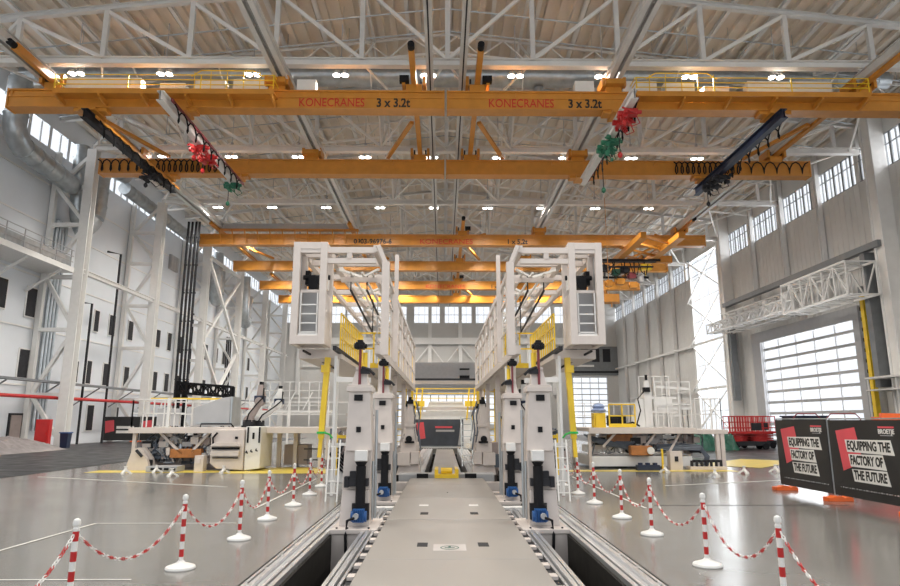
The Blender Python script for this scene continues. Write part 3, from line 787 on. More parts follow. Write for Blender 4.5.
# black pipes and red pipe on the left
for pts, r, lab in [([(-30.6, 56.6, 17.0), (-29.9, 57.6, 17.0), (-29.9, 57.6, 0)], .1, 'tall thin black pipe between the first and second left columns, hooked at the top'),
                    ([(-31.2, 54.4, 11.9), (-30.6, 55.0, 11.9), (-30.6, 55.0, 0)], .1, 'shorter thin black pipe on the left wall right of the first column'),
                    ([(-31.2, 79, 15), (-31.2, 79, 0)], .1, 'thin black pipe on the left wall beyond the cable bundle'),
                    ]:
    b = MB(); b.tube(pts, r, 8); tag(b.build('wall_pipe', 'dark'), lab, 'pipe', 'black wall pipes')
for k, x in enumerate((-27.35, -26.95, -26.55, -26.2)):
    b = MB(); b.tube([(x, 66, 22.8), (x-.05, 66, 14), (x, 66, 4.2)], .13, 8)
    for z in (6, 9, 12, 15, 18, 21): b.cyl((x, 66, z), (x, 66, z+.12), .17, 8)
    tag(b.build('hanging_cable', 'dark'), '%s of four thick dark cables hanging from roof to floor level' % ['leftmost', 'second from the left', 'third from the left', 'rightmost'][k], 'cable', 'hanging cable bundle')
t = root('black_frame', (-24, 66, 0), 'black perforated truss frame on legs behind the left work platform', 'frame')
b = MB(); lattice(b, (-26.9, 66, 4.7), (-21.6, 66, 4.3), .8, 1.0, 7, .14); b.build('truss_beam', 'black', t)
for x in (-27.0, -26.3, -21.5):
    b = MB(); b.bar((x, 66, 0), (x, 66, 5.9 if x < -22 else 5.3), .34, up=(0, 1, 0)); b.build('leg', 'black', t)
for k in range(3):
    b = MB(); b.tube([(-31.9+k*.12, 94+k*.5, 14), (-31.9+k*.12, 94+k*.5, 0)], .12, 6); tag(b.build('wall_pipe', 'dark'), '%s of the three dark pipes far down the left wall' % ORD[k], 'pipe', 'dark pipes far down the left wall')
b = MB(); b.cyl((-29.6, 22, 3.65), (-29.6, 110, 3.65), .13, 10)
tag(b.build('fire_pipe', 'red', smooth=True), 'long red fire main running along the left wall at door height', 'pipe')
t = root('cable_tray', (-29.8, 40, 4.8), 'grey cable tray with slanted brackets above the red pipe', 'cable tray')
b = MB(); b.box(-30.3, -29.6, 22, 110, 4.75, 4.9); b.build('tray', 'darkgrey', t)
b = MB()
for k in range(14): b.bar((-31.9, 26+k*6, 3.2), (-29.7, 26+k*6, 4.7), .09)
b.build('bracket', 'darkgrey', t)

# ================================================================== FLOOR THINGS
b = MB(); b.box(-31.6, -15.6, 19, 47, .004, .012); b.box(-31.2, -15.6, 47, 75, .004, .012)
tag(b.build('floor_covering', 'black_floor'), 'shiny black protective sheeting covering the floor at the left', 'floor covering')
b = MB(); b.box(13.5, 34.6, 31.5, 90, .004, .010)
tag(b.build('floor_covering', 'black_floor'), 'dark floor area at the right behind the banners', 'floor covering')
def strip(p, q, w_, m, name, lab, cat, z=.006, grp=None):
    p = Vector((*p, z)); q = Vector((*q, z)); d = (q-p).normalized(); n = Vector((-d.y, d.x, 0))*w_/2
    b = MB(); b.add([p-n, q-n, q+n, p+n, p-n+Vector((0,0,.004)), q-n+Vector((0,0,.004)), q+n+Vector((0,0,.004)), p+n+Vector((0,0,.004))], [(0,3,2,1),(4,5,6,7),(0,1,5,4),(1,2,6,5),(2,3,7,6),(3,0,4,7)])
    tag(b.build(name, m), lab, cat, grp)
strip((-14.6, 23.9), (-6.7, 20.3), .09, 'line', 'floor_line', 'thin white floor line in front of the left work platform', 'floor line')
strip((-7.05, 9.6), (-6.95, 13.3), .05, 'line', 'floor_line', 'white floor line running away from the camera at the left', 'floor line')
strip((-6.95, 13.3), (-4.2, 13.3), .04, 'line', 'floor_line', 'faint white floor line crossing behind the nearest left posts', 'floor line')
strip((-8, 8.75), (-4.1, 8.75), .03, 'line', 'floor_line', 'faint white floor line at the bottom left corner', 'floor line')
strip((6.75, 20.5), (11.6, 22.4), .09, 'line', 'floor_line', 'thin white floor line in front of the right work platform', 'floor line')
strip((4.5, 23.7), (4.55, 15.4), .06, 'line', 'floor_line', 'white floor line behind the right posts', 'floor line')
strip((-4.5, 23.0), (-4.45, 15.4), .06, 'line', 'floor_line', 'white floor line behind the left posts', 'floor line')
strip((4.9, 15.9), (9.6, 15.9), .025, 'dark', 'floor_joint', 'dark floor joint line crossing the right side of the floor', 'floor joint')
strip((-14, 26.3), (-8.9, 26.3), 1.1, 'floor_yellow', 'floor_marking', 'yellow floor marking in front of the left work platform', 'floor marking', .003)
strip((-8.6, 26.9), (-4.4, 26.9), 3.2, 'floor_yellow', 'floor_marking', 'broad yellow floor marking right of the white machine block', 'floor marking', .003)
strip((4.9, 26.5), (11.6, 26.5), .8, 'floor_yellow', 'floor_marking', 'yellow floor marking in front of the right work platform', 'floor marking', .003)
strip((12.3, 28.8), (16.4, 33.2), 2.8, 'floor_yellow', 'floor_marking', 'yellow floor patch between the right platform and the banners', 'floor marking', .012)

# centre plate and track
t = root('centre_plate', (0, 2, 0), 'long grey steel floor plate leading away between the rail pits', 'floor plate')
b = MB(); b.box(-1.27, 1.27, 2.01, 23.1, -.5, .012); b.build('plate', 'plate', t)
b = MB()
for y in (6.1, 9.9, 13.7, 17.5, 21.0): b.box(-1.26, 1.26, y-.006, y+.006, .012, .014)
b.build('joint', 'grey', t)
b = MB()
for (x, y) in ((-.46, 11.0), (.53, 11.0), (-.53, 14.55), (.55, 14.55)): b.box(x-.085, x+.085, y-.16, y+.16, .0125, .017)
b.box(-.02, .02, 18.6, 18.7, .0125, .017)
b.build('pocket', 'dark', t)
b = MB()
for (x, y) in ((-.58, 15.9), (.6, 15.9)): b.box(x-.11, x+.11, y-.11, y+.11, .0125, .016)
b.build('mark', 'white', t)
c = MB(); c.box(-.28, .24, 10.48, 11.02, .0125, .017); c = c.build('cover_plate', 'plate_light', t); c['label'] = 'pale cover plate with an oval mark'
b = MB(); n = 28
for (ra, rb, ry0, ry1) in ((.15, .13, .16, .12),):
    vs = []
    for k in range(n):
        a = 2*math.pi*k/n; vs.append((-.02+ra*math.cos(a), 10.72+ry0*math.sin(a), .020)); vs.append((-.02+rb*math.cos(a), 10.72+ry1*math.sin(a), .020))
    b.add(vs, [(2*k, (2*k+2) % (2*n), (2*k+3) % (2*n), 2*k+1) for k in range(n)])
b.box(-.1, .06, 10.70, 10.735, .018, .021); b.box(-.04, .0, 10.74, 10.83, .018, .021)
b.build('oval_mark', 'tarp_green', c)
t = root('machine_track', (0, 23.4, 0), 'ribbed steel track continuing beyond the centre plate towards the dark banner', 'track')
b = MB(); b.box(-.58, .58, 24.3, 46.5, -.6, -.03)
for k in range(9): b.box(-.56+k*.13, -.50+k*.13, 24.3, 46.5, -.03, -.005)
b.build('centre_rail', 'plate', t)
for s in (-1, 1):
    b = MB(); b.box(*sorted((s*.86, s*1.6)), 24.3, 46.5, -.6, -.02)
    for k in range(4): b.box(*sorted((s*(.9+k*.18), s*(.98+k*.18))), 24.3, 46.5, -.02, .02)
    b.build('side_rail', 'grey', t)
b = MB(); b.box(-1.7, 1.7, 23.5, 24.25, -.5, .12); b.build('cross_sill', 'grey', t, bevel=.02)
b = MB()
for x in (-.85, .85): b.box(x-.2, x+.2, 23.3, 23.49, -.1, .14)
b.build('buffer', 'black', t)
b = MB(); b.box(-.42, .42, 23.15, 23.48, 0, .14); b.box(-.42, -.3, 23.2, 24.6, .12, .3); b.box(.3, .42, 23.2, 24.6, .12, .3)
b.cyl((-.2, 23.6, .22), (.2, 23.6, .22), .12, 12)
tag(b.build('track_stop', 'yellow'), 'small yellow stop block at the far end of the centre plate', 'stop block')

# rails in the pits
for s in (-1, 1):
    sd = 'left' if s < 0 else 'right'
    t = root('floor_rail', (s*2.5, 2, 0), 'bright aluminium guide rail along the outer edge of the %s pit' % sd, 'rail', 'outer guide rails')
    X = lambda a, b_: sorted((s*a, s*b_))
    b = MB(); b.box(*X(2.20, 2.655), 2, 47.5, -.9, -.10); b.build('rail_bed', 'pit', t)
    b = MB(); b.box(*X(2.60, 2.64), 2, 47.5, -.099, -.01); b.box(*X(2.48, 2.555), 2, 47.5, -.099, .0); b.box(*X(2.36, 2.40), 2, 47.5, -.099, -.03); b.box(*X(2.24, 2.31), 2, 47.5, -.099, -.02); b.build('rail_profile', 'alu', t, bevel=.006)
    b = MB(); b.box(*X(2.41, 2.475), 2, 47.5, -.099, -.045); b.build('rack', 'grey', t)
    b = MB(); y = 2.2
    while y < 40: b.box(*X(2.561, 2.595), y, y+.12, -.09, -.012); y += .9
    b.build('clamp', 'grey', t)
    t = root('floor_rail', (s*1.45, 2, 0), 'aluminium guide rail with tabs beside the %s edge of the centre plate' % sd, 'rail', 'inner guide rails')
    b = MB(); b.box(*X(1.41, 1.45), 2, 15.6, -.12, -.03); b.box(*X(1.48, 1.55), 2, 15.6, -.12, -.005); b.box(*X(1.60, 1.66), 2, 15.6, -.12, -.04); b.build('rail_profile', 'alu', t, bevel=.006)
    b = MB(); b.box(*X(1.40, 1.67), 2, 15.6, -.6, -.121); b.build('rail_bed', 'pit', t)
    b = MB(); b.box(*X(1.29, 1.39), 2, 15.6, -.3, -.06); b.build('dark_channel', 'dark', t)
    b = MB(); y = 2.3
    while y < 15.5: b.box(*X(1.285, 1.38), y, y+.2, -.05, -.005); y += .66
    b.build('clamp_tab', 'cream', t)
    b = MB(); b.box(*X(1.3, 2.6), 2.05, 47.5, -1.39, -1.3)
    for k in range(60): b.box(*X(1.3, 2.6), 2.3+k*.74, 2.36+k*.74, -1.3, -1.24)
    tag(b.build('pit_grating', 'pit'), 'dark ribbed grating at the bottom of the %s pit' % sd, 'grating', 'pit gratings')
    for k, (y, m) in enumerate(((15.7, 'white'), (18.9, 'cream'), (21.9, 'cream'))):
        b = MB(); b.box(*X(1.30, 2.5), y, y+.35, -.45, -.02)
        tag(b.build('cross_member', m), '%s pale cross bar bridging the %s pit behind the front tower' % (ORD[k], sd), 'cross bar', 'pit cross bars')

# ------------------------------------------------------------------ rope posts and chains
PP = {-1: [(-3.98, 7.12), (-3.72, 9.36), (-3.6, 11.55), (-3.72, 13.77), (-3.69, 15.95), (-3.76, 18.2), (-3.85, 20.4), (-3.75, 22.6)],
      1: [(3.5, 7.25), (3.56, 9.45), (3.58, 11.92), (3.6, 13.93), (3.58, 16.3), (3.6, 18.34), (3.6, 20.6), (3.7, 22.7)]}
NEAR = ['nearest', 'second nearest', 'third nearest', 'fourth nearest', 'fifth nearest', 'sixth nearest', 'seventh nearest', 'farthest']
pp = root('barrier_post', (0, 0, 0), 'x', 'barrier post', 'red and white barrier posts')
b = MB(); b.lathe([(.19, 0), (.2, .015), (.19, .04), (.12, .065), (.06, .085), (.04, .11)], 28); b.build('base', 'white', pp, smooth=True)
b = MB()
zz = .10; k = 0; hh = [.06, .10, .10, .10, .095, .10, .10, .10]
for h in hh:
    b.m = 1 if k % 2 else 0; b.lathe([(.031, zz), (.031, zz+h)], 16); zz += h; k += 1
b.build('pole', ['white', 'red'], pp, smooth=True)
b = MB(); b.lathe([(.031, zz), (.034, zz+.01), (.034, zz+.03), (.026, zz+.035), (.026, zz+.05), (.036, zz+.06), (.04, zz+.085), (.032, zz+.115), (.01, zz+.13)], 16)
b.build('cap', 'white', pp, smooth=True)
first = True
for s in (-1, 1):
    for k, (x, y) in enumerate(PP[s]):
        c = pp if first else copy_tree(pp); first = False
        c.location = (x, y, 0); c['label'] = 'red and white striped barrier post, %s of the %s row' % (NEAR[k], 'left' if s < 0 else 'right')
def torus(b, c, d, up, L, wd, r, ns=8, nt=4):
    d = Vector(d).normalized(); a = Vector(up).cross(d).normalized() if abs(Vector(up).dot(d)) < .99 else Vector((1, 0, 0))
    nrm = a.cross(d).normalized(); c = Vector(c); vs = []
    for i in range(ns):
        t_ = 2*math.pi*i/ns; rad = d*math.cos(t_)*L+a*math.sin(t_)*wd; cc = c+rad; o = rad.normalized()
        for j in range(nt):
            q = 2*math.pi*j/nt+.78; vs.append(cc+o*math.cos(q)*r+nrm*math.sin(q)*r)
    b.add(vs, [(i*nt+j, i*nt+(j+1) % nt, ((i+1) % ns)*nt+(j+1) % nt, ((i+1) % ns)*nt+j) for i in range(ns) for j in range(nt)])
def chain(p, q, sag, lab, grp='plastic barrier chains'):
    p = Vector(p); q = Vector(q); n = int(((q-p).length+sag*1.2)/.047); b = MB()
    P = [p.lerp(q, k/n)-Vector((0, 0, sag*4*(k/n)*(1-k/n))) for k in range(n+1)]
    for k in range(n):
        c = (P[k]+P[k+1])/2; b.m = (k//3) % 2
        d = P[k+1]-P[k]; up = Vector((0, 0, 1)) if k % 2 else Vector((1, 0, .3))
        torus(b, c, d, up, .031, .016, .0065)
    tag(b.build('barrier_chain', ['white', 'red']), lab, 'chain', grp)
for s in (-1, 1):
    P = PP[s]; sd = 'left' if s < 0 else 'right'
    for k in range(len(P)-1):
        chain((P[k][0], P[k][1]+.04, .82), (P[k+1][0], P[k+1][1]-.04, .82), (.46, .44, .45, .42, .45, .4, .4)[k]*(.95 if s < 0 else 1), 'red and white chain of the %s row behind its %s post' % (sd, NEAR[k]))
    chain((P[0][0]+s*.0, P[0][1]-.04, .82), (P[0][0]-.1*s, P[0][1]-2.2, .82), .45, 'red and white plastic chain running out of the picture at the front %s' % sd)

# ================================================================== BANNERS ON THE RIGHT
def banner(y0, y1, lab, full=True):
    # faces the track (-X side); panel in the plane X = 9.75, y1 nearer the camera
    X = 9.75
    t = root('banner_fence', (X, (y0+y1)/2, 0), lab, 'banner', 'black banner fences')
    b = MB(); b.box(X-.012, X+.012, y1, y0, .17, 2.0)
    b.build('sheet', 'banner', t)
    b = MB(); b.cyl((X+.03, y0, .05), (X+.03, y0, 2.04), .021, 8); b.cyl((X+.03, y1, .05), (X+.03, y1, 2.04), .021, 8); b.cyl((X+.03, y0, 2.03), (X+.03, y1, 2.03), .018, 8); b.cyl((X+.03, y0, .2), (X+.03, y1, .2), .018, 8)
    b.build('fence_frame', 'galv', t)
    L = y0-y1
    # local: u from left (far) to right (near), measured from y0; z height
    def poly(pts, m, name, d):
        b = MB(); b.prism([(y0-u*L, z) for u, z in pts], X-.012-d, X-.012, 'x'); return b.build(name, m, t)
    poly([(.11, 1.74), (.40, 1.83), (.47, 1.02), (.17, .78)], 'banner_red', 'red_patch', .004)
    rows = [((.24, 1.53, 1.23, .86), 'EQUIPPING THE'), ((.27, 1.19, .89, .74), 'FACTORY OF'), ((.30, .84, .55, .77), 'THE FUTURE')]
    for (u0, zt, zb, u1), s in rows:
        poly([(u0, zt), (u1, zt+.03), (u1+.03, zb), (u0+.02, zb+.01)], 'paper', 'title_strip', .008)
        uc = (u0+u1)/2+.01; w_ = (u1-u0)*L*.93
        o = text('title', s, .29, 'text_black', (X-.024, y0-uc*L, (zt+zb)/2+.01), (math.pi/2, 0, -math.pi/2), t, .002, .010)
        dx = o.dimensions.x; o.scale = (w_/dx, 1.0, 1)
    poly([(.72, 1.86), (.92, 1.86), (.92, 1.82), (.72, 1.82)], 'banner_red', 'logo_bar', .004)
    o = text('logo', 'BROETJE', .14, 'paper', (X-.018, y0-.82*L, 1.74), (math.pi/2, 0, -math.pi/2), t, .002, .004); o.scale = (.2*L/o.dimensions.x, 1, 1)
    poly([(.74, 1.665), (.9, 1.665), (.9, 1.65), (.74, 1.65)], 'grey', 'logo_line', .004)
    b = MB(); 
    for k in range(26): b.box(X-.016, X-.012, y0-(.1+k*.033)*L-.02*(1+k % 3), y0-(.1+k*.033)*L, .37, .39+.006*(k % 2))
    b.build('small_print', 'grey', t)
banner(19.3, 16.75, 'black banner fence with red patch and slogan, the farther of the two')
banner(16.65, 14.0, 'black banner fence with red patch and slogan, the nearer one cut by the picture edge')
banner(13.9, 11.3, 'black banner fence beyond the right picture edge')
for y, wd in ((19.25, 'under the far end of the farther banner'), (16.7, 'under the joint between the two banners'), (13.95, 'under the near end of the nearer banner')):
    b = MB(); b.prism([(9.5, 0), (10.14, 0), (10.14, .08), (10.04, .125), (9.92, .09), (9.84, .13), (9.7, .13), (9.6, .1), (9.5, .1)], y-.13, y+.13, 'y')
    tag(b.build('fence_foot', 'foot_orange', bevel=.01), 'bright orange fence foot %s' % wd, 'fence foot', 'orange fence feet')

# boom lift and scissor lift
t = root('boom_lift', (17, 21, 0), 'orange and red boom lift mostly hidden behind the banners', 'boom lift')
b = MB(); b.box(13.2, 16.4, 21.4, 23, .25, 1.5); b.box(13.6, 15.2, 21.6, 22.8, 1.5, 1.9); b.build('chassis', 'red', t, bevel=.04)
b = MB(); b.bar((14.6, 21.8, 2.1), (19.2, 20.4, 1.95), .22, .26); b.bar((14.6, 22.2, 2.0), (17.5, 21.8, 2.0), .2, .2); b.build('boom', 'foot_orange', t)
b = MB()
for x in (13.7, 15.9):
    for y in (21.35, 23.05): b.cyl((x, y-.12, .35), (x, y+.12, .35), .35, 18)
b.build('wheel', 'black', t)
b = MB()
for (x0, x1) in ((11.2, 12.1), (12.3, 13.4)):
    b.tube([(x0, 21.0, 1.0), (x0, 21.0, 2.05), (x0+.15, 21.0, 2.2), (x1-.15, 21.0, 2.2), (x1, 21.0, 2.05), (x1, 21.0, 1.0)], .025, 6)
b.box(11.2, 13.4, 20.9, 21.8, .9, 1.0); b.build('basket', 'maroon', t)
def scissor(x, y, wd, lab):
    t = root('scissor_lift', (x, y, 0), lab, 'scissor lift', 'red scissor lifts')
    a, c = x-1.35, x+1.35
    b = MB(); b.box(a, c, y-.5, y+.5, .25, .55); b.build('chassis', 'dark', t, bevel=.02)
    b = MB()
    for xx in (a+.3, c-.3):
        for yy in (y-.55, y+.4): b.cyl((xx, yy, .22), (xx, yy+.15, .22), .22, 14)
    b.build('wheel', 'black', t)
    b = MB()
    for k in range(3):
        z = .56+k*.16
        for yy in (y-.35, y+.35): b.bar((a+.15, yy, z), (c-.15, yy, z+.14), .06, .08); b.bar((c-.15, yy, z), (a+.15, yy, z+.14), .06, .08)
    b.build('scissor_stack', 'red', t)
    b = MB(); b.box(a-.05, c+.05, y-.55, y+.55, 1.06, 1.2); b.build('deck', 'red', t)
    b = MB()
    for k in range(8):
        xx = a+k*(c-a)/7; b.bar((xx, y-.5, 1.2), (xx, y-.5, 2.25), .05); b.bar((xx, y+.5, 1.2), (xx, y+.5, 2.25), .05)
    for z in (1.45, 1.85, 2.25):
        for yy in (y-.5, y+.5): b.bar((a, yy, z), (c, yy, z), .06)
        for xx in (a, c): b.bar((xx, y-.5, z), (xx, y+.5, z), .06)
    b.build('guard_rail', 'red', t)
    b = MB(); b.box(x+.1, x+.8, y-.62, y-.56, 1.3, 1.8); b.build('control_box', 'dark', t)
scissor(21.1, 45.6, 0, 'red scissor lift parked left of the dark blue bin, nearer one')
scissor(22.6, 47.6, 0, 'red scissor lift parked right behind the first one')
b = MB(); b.box(24.2, 26.3, 44.6, 46.6, 0, 2.2); b.box(24.1, 26.4, 44.5, 46.7, 2.2, 2.3)
for k in range(5): b.box(24.3+k*.4, 24.45+k*.4, 44.54, 44.6, .1, 2.1)
tag(b.build('storage_bin', 'navy', bevel=.02), 'dark blue container between the scissor lifts and the banner', 'container')
def heap(name, x0, x1, y0, y1, h, m, lab, cat, seed, n=26, sharp=1.0):
    rr = random.Random(seed); b = MB(); vs = []; ph = [(rr.uniform(0, 6), rr.uniform(2, 7), rr.uniform(0, 6)) for _ in range(5)]
    for j in range(n+1):
        for i in range(n+1):
            u, v = i/n, j/n; e = min(1, 4*min(u, 1-u))*min(1, 4*min(v, 1-v))
            z = h*(e**.6)*(.68+.24*sum(math.sin(a+u*f_*2+v*c*2) for a, f_, c in ph)/3)+rr.uniform(-.09, .09)*min(1, e*3)
            vs.append((x0+(x1-x0)*u, y0+(y1-y0)*v, max(.015, z)))
    b.add(vs, [(j*(n+1)+i, j*(n+1)+i+1, (j+1)*(n+1)+i+1, (j+1)*(n+1)+i) for j in range(n) for i in range(n)])
    b.add([(x0, y0, .01), (x1, y0, .01), (x1, y1, .01), (x0, y1, .01)], [(0, 3, 2, 1)])
    return tag(b.build(name, m, smooth=True), lab, cat)
heap('tarpaulin', 16.6, 18.4, 43.2, 45.4, 1.5, 'tarp_green', 'green tarpaulin draped over goods under the right platform, left heap', 'tarpaulin', 3)
heap('tarpaulin', 18.5, 19.7, 43.6, 45.6, 1.3, 'tarp_green', 'green tarpaulin heap right beside the red scissor lifts', 'tarpaulin', 5)
heap('tarpaulin', -33.5+2, -25.8, 38.0, 45.5, 1.15, 'tarp', 'crumpled grey tarpaulin heap on the black floor at the left', 'tarpaulin', 9, 34)
t = root('red_cabinet', (-28.3, 46.6, 0), 'red fire cabinet beside the grey tarpaulin at the left', 'cabinet')
b = MB(); b.box(-29.0, -28.0, 46.6, 46.95, 0, 2.05); b.build('body', 'red', t, bevel=.02)
b = MB(); b.box(-28.93, -28.07, 46.55, 46.6, .15, 1.9); b.box(-28.2, -28.13, 46.5, 46.55, .9, 1.2); b.build('door', 'red', t)
t = root('waste_bin', (-27.9, 48.6, 0), 'dark blue waste bin at the foot of the nearest left column', 'bin')
b = MB(); b.loft([(0, -28.0, -27.5, 48.1, 48.55), (1.05, -28.05, -27.45, 48.05, 48.6)]); b.build('body', 'navy', t, bevel=.02)
b = MB(); b.box(-28.08, -27.42, 48.0, 48.65, 1.05, 1.13); b.build('lid', 'blue', t)
b = MB(); b.box(-31.98, -31.85, 45.7, 46.5, 2.2, 2.7); tag(b.build('exit_sign', 'green_sign'), 'small green lit sign on the left wall near the picture edge', 'sign')
# banner fences by the left wall
for k, (x0, x1, wd) in enumerate(((-32+.3, -28.3, 'left one'), (-28.2, -24.9, 'right one'))):
    t = root('banner_fence', ((x0+x1)/2, 61, 0), 'grey see-through banner fence by the left wall, %s of the pair' % wd, 'banner', 'grey banner fences by the left wall')
    b = MB(); b.box(x0, x1, 60.98, 61.02, .15, 2.3); b.build('sheet', 'banner', t)
    b = MB(); b.prism([(x0+.2, 1.9), (x0+1, 2.0), (x0+1.1, 1.0), (x0+.3, .8)], 60.95, 60.975, 'y'); b.build('red_patch', 'banner_red', t)
    b = MB(); b.box(x0+1.3, x1-.5, 60.95, 60.975, 1.2, 1.45); b.box(x0+1.3, x1-.9, 60.95, 60.975, .8, 1.05); b.build('title_strip', 'paper', t)
    b = MB()
    for x in (x0, x1): b.cyl((x, 61.04, 0), (x, 61.04, 2.35), .03, 6)
    b.build('fence_frame', 'galv', t)
    b = MB(); b.box(x1-.6, x1+.1, 60.6, 61.4, 0, .12); b.build('foot', 'foot_orange', t)
# dark banner across the end of the track
t = root('banner_fence', (-.3, 47.8, 0), 'dark banner with red and white writing standing across the end of the track', 'banner')
b = MB(); b.box(-2.3, 1.35, 47.78, 47.82, .15, 2.05); b.build('sheet', 'banner_slate', t)
b = MB(); b.prism([(-2.1, 1.8), (-1.55, 1.85), (-1.4, .7), (-1.9, .6)], 47.75, 47.78, 'y'); b.build('red_patch', 'banner_red', t)
b = MB(); b.box(-.7, .55, 47.75, 47.78, 1.42, 1.56); b.build('red_line', 'banner_red', t)
b = MB(); b.box(-.65, .7, 47.75, 47.78, 1.16, 1.3); b.prism([(.95, .2), (1.3, .2), (1.3, 1.7), (1.15, 1.7)], 47.75, 47.78, 'y'); b.build('white_line', 'grey', t)
b = MB(); b.box(-2.4, 1.5, 47.74, 47.86, .05, .15); b.cyl((-2.3, 47.85, .1), (-2.3, 47.85, 2.1), .03, 6); b.cyl((1.35, 47.85, .1), (1.35, 47.85, 2.1), .03, 6); b.build('fence_frame', 'galv', t)

# ================================================================== TOWERS
def tower():
    """front jacking tower, built for the left side at the origin: +X is towards the centre plate"""
    t = root('jacking_tower', (0, 0, 0), 'x', 'tower', 'white jacking towers on rail carriages')
    b = MB(); b.loft([(1.40, -.24, .29, 0, .62), (2.56, -.20, .22, .04, .5)]); b.build('column_body', 'cream', t, bevel=.01)
    b = MB(); b.box(-.25, .27, -.02, .56, 2.56, 2.66); b.box(-.22, .24, .0, .54, 2.66, 2.70); b.build('head_plate', 'cream', t, bevel=.01)
    b = MB(); b.loft([(.66, -.29, .27, .06, .62), (1.40, -.26, .28, .06, .62)]); b.build('lower_body', 'cream', t, bevel=.01)
    b = MB(); b.loft([(.0, -.31, .27, -.05, .7), (.66, -.27, .25, 0, .66)]); b.build('foot_body', 'cream', t, bevel=.01)
    b = MB(); b.box(-.09, .08, -.008, .03, 2.38, 2.5); b.box(-.03, .06, -.012, .05, 1.76, 1.87); b.build('opening', 'black', t)
    b = MB(); b.box(-.22, .24, -.12, .1, .74, .88); b.box(-.12, .1, -.1, .1, .88, 1.02); b.box(-.22, -.14, -.14, .1, .72, .92); b.build('clamp_bracket', 'dark', t)
    # neck and screw on top
    b = MB(); b.loft([(2.7, -.16, .17, .08, .44), (3.0, -.09, .12, .14, .4)]); b.box(-.09, .14, .1, .42, 3.0, 3.06); b.build('neck', 'cream', t, bevel=.008)
    b = MB(); b.cyl((0, .08, 2.7), (0, .08, 3.42), .028, 12); b.build('screw', 'maroon', t, smooth=True)
    b = MB(); b.cyl((.09, .2, 3.02), (.09, .2, 3.36), .05, 12); b.build('cylinder', 'yellow', t, smooth=True)
    b = MB(); b.cyl((.15, .22, 3.0), (.15, .22, 3.42), .035, 10); b.build('white_cylinder', 'white', t, smooth=True)
    b = MB(); b.box(-.09, .08, -.01, .2, 3.42, 3.56); b.box(-.06, .05, .02, .16, 3.56, 3.61); b.cyl((-.13, .1, 3.5), (.13, .1, 3.48), .05, 12); b.box(-.11, -.05, -.04, .06, 3.42, 3.5); b.cyl((.03, -.06, 3.46), (.03, .02, 3.46), .05, 10); b.build('gearbox', 'black', t, bevel=.01)
    b = MB(); b.tube([(.05, .05, 3.05), (.2, .0, 3.0), (.3, .05, 2.9)], .03, 8); b.box(.02, .2, .02, .2, 2.92, 3.02); b.build('hose', 'dark', t)
    # actuator in front
    b = MB(); b.box(-.02, .22, -.2, .0, 1.22, 1.42); b.build('actuator_cap', 'white', t, bevel=.01)
    b = MB(); b.cyl((.1, -.12, .4), (.1, -.12, 1.12), .095, 16); b.cyl((.1, -.12, 1.1), (.1, -.12, 1.2), .06, 16, .12); b.cyl((.1, -.04, .12), (.1, -.04, .42), .17, 18); b.build('actuator', 'black', t, smooth=True)
    m = MB(); m.box(-.02, .2, -.3, -.06, .1, .34); m.cyl((-.06, -.2, .2), (.24, -.2, .2), .1, 16)
    for k in range(6): m.box(0.0+k*.035, .015+k*.035, -.34, -.3, .1, .33)
    m = m.build('motor', 'blue', t, bevel=.008)
    b = MB(); b.cyl((.05, -.4, .22), (.05, -.3, .22), .055, 12); b.build('connector', 'grey', m)
    b = MB(); b.tube([(.03, -.38, .2), (-.1, -.42, .15), (-.12, -.44, -.1), (-.1, -.42, -.6), (-.12, -.3, -1.1)], .028, 8); b.build('cable', 'black', t)
    # side pipe and plate
    b = MB(); b.cyl((.34, .3, .1), (.34, .3, 2.2), .03, 8); b.cyl((.31, .1, .1), (.31, .1, 1.2), .022, 8); b.box(.28, .36, .2, .3, 1.0, 1.1); b.build('side_pipe', 'galv', t)
    b = MB(); b.box(-.42, .46, -.45, .95, -.08, 0); b.build('base_plate', 'cream', t, bevel=.01)
    b = MB()
    for y in (-.4, .8): b.prism([(-.42, -.08), (.44, -.08), (.40, -.75), (-.1, -.9), (-.58, -1.15), (-.66, -1.15)], y, y+.1, 'y')
    b.build('carriage_gusset', 'cream', t)
    b = MB()
    for x in (-.3, -.1, .3): b.cyl((x, -.35, 0), (x, -.35, .025), .02, 6)
    b.build('bolt', 'dark', t)
    return t
T0 = tower()
def mirror(tree):
    c = copy_tree(tree); c.scale = (-1, 1, 1)
    return c
spots = [(-1, 13.0, 'left side, nearest the camera'), (1, 13.0, 'right side, nearest the camera'), (-1, 17.1, 'left side, second from the camera'), (1, 17.1, 'right side, second from the camera')]
for s, y, wd in spots:
    if s < 0 and y == 13.0: c = T0
    elif s < 0: c = copy_tree(T0)
    else: c = mirror(T0)
    c.location = (s*(1.82 if y < 15 else 1.72), y, 0)
    c['label'] = 'tall white jacking tower with blue motor, %s' % wd

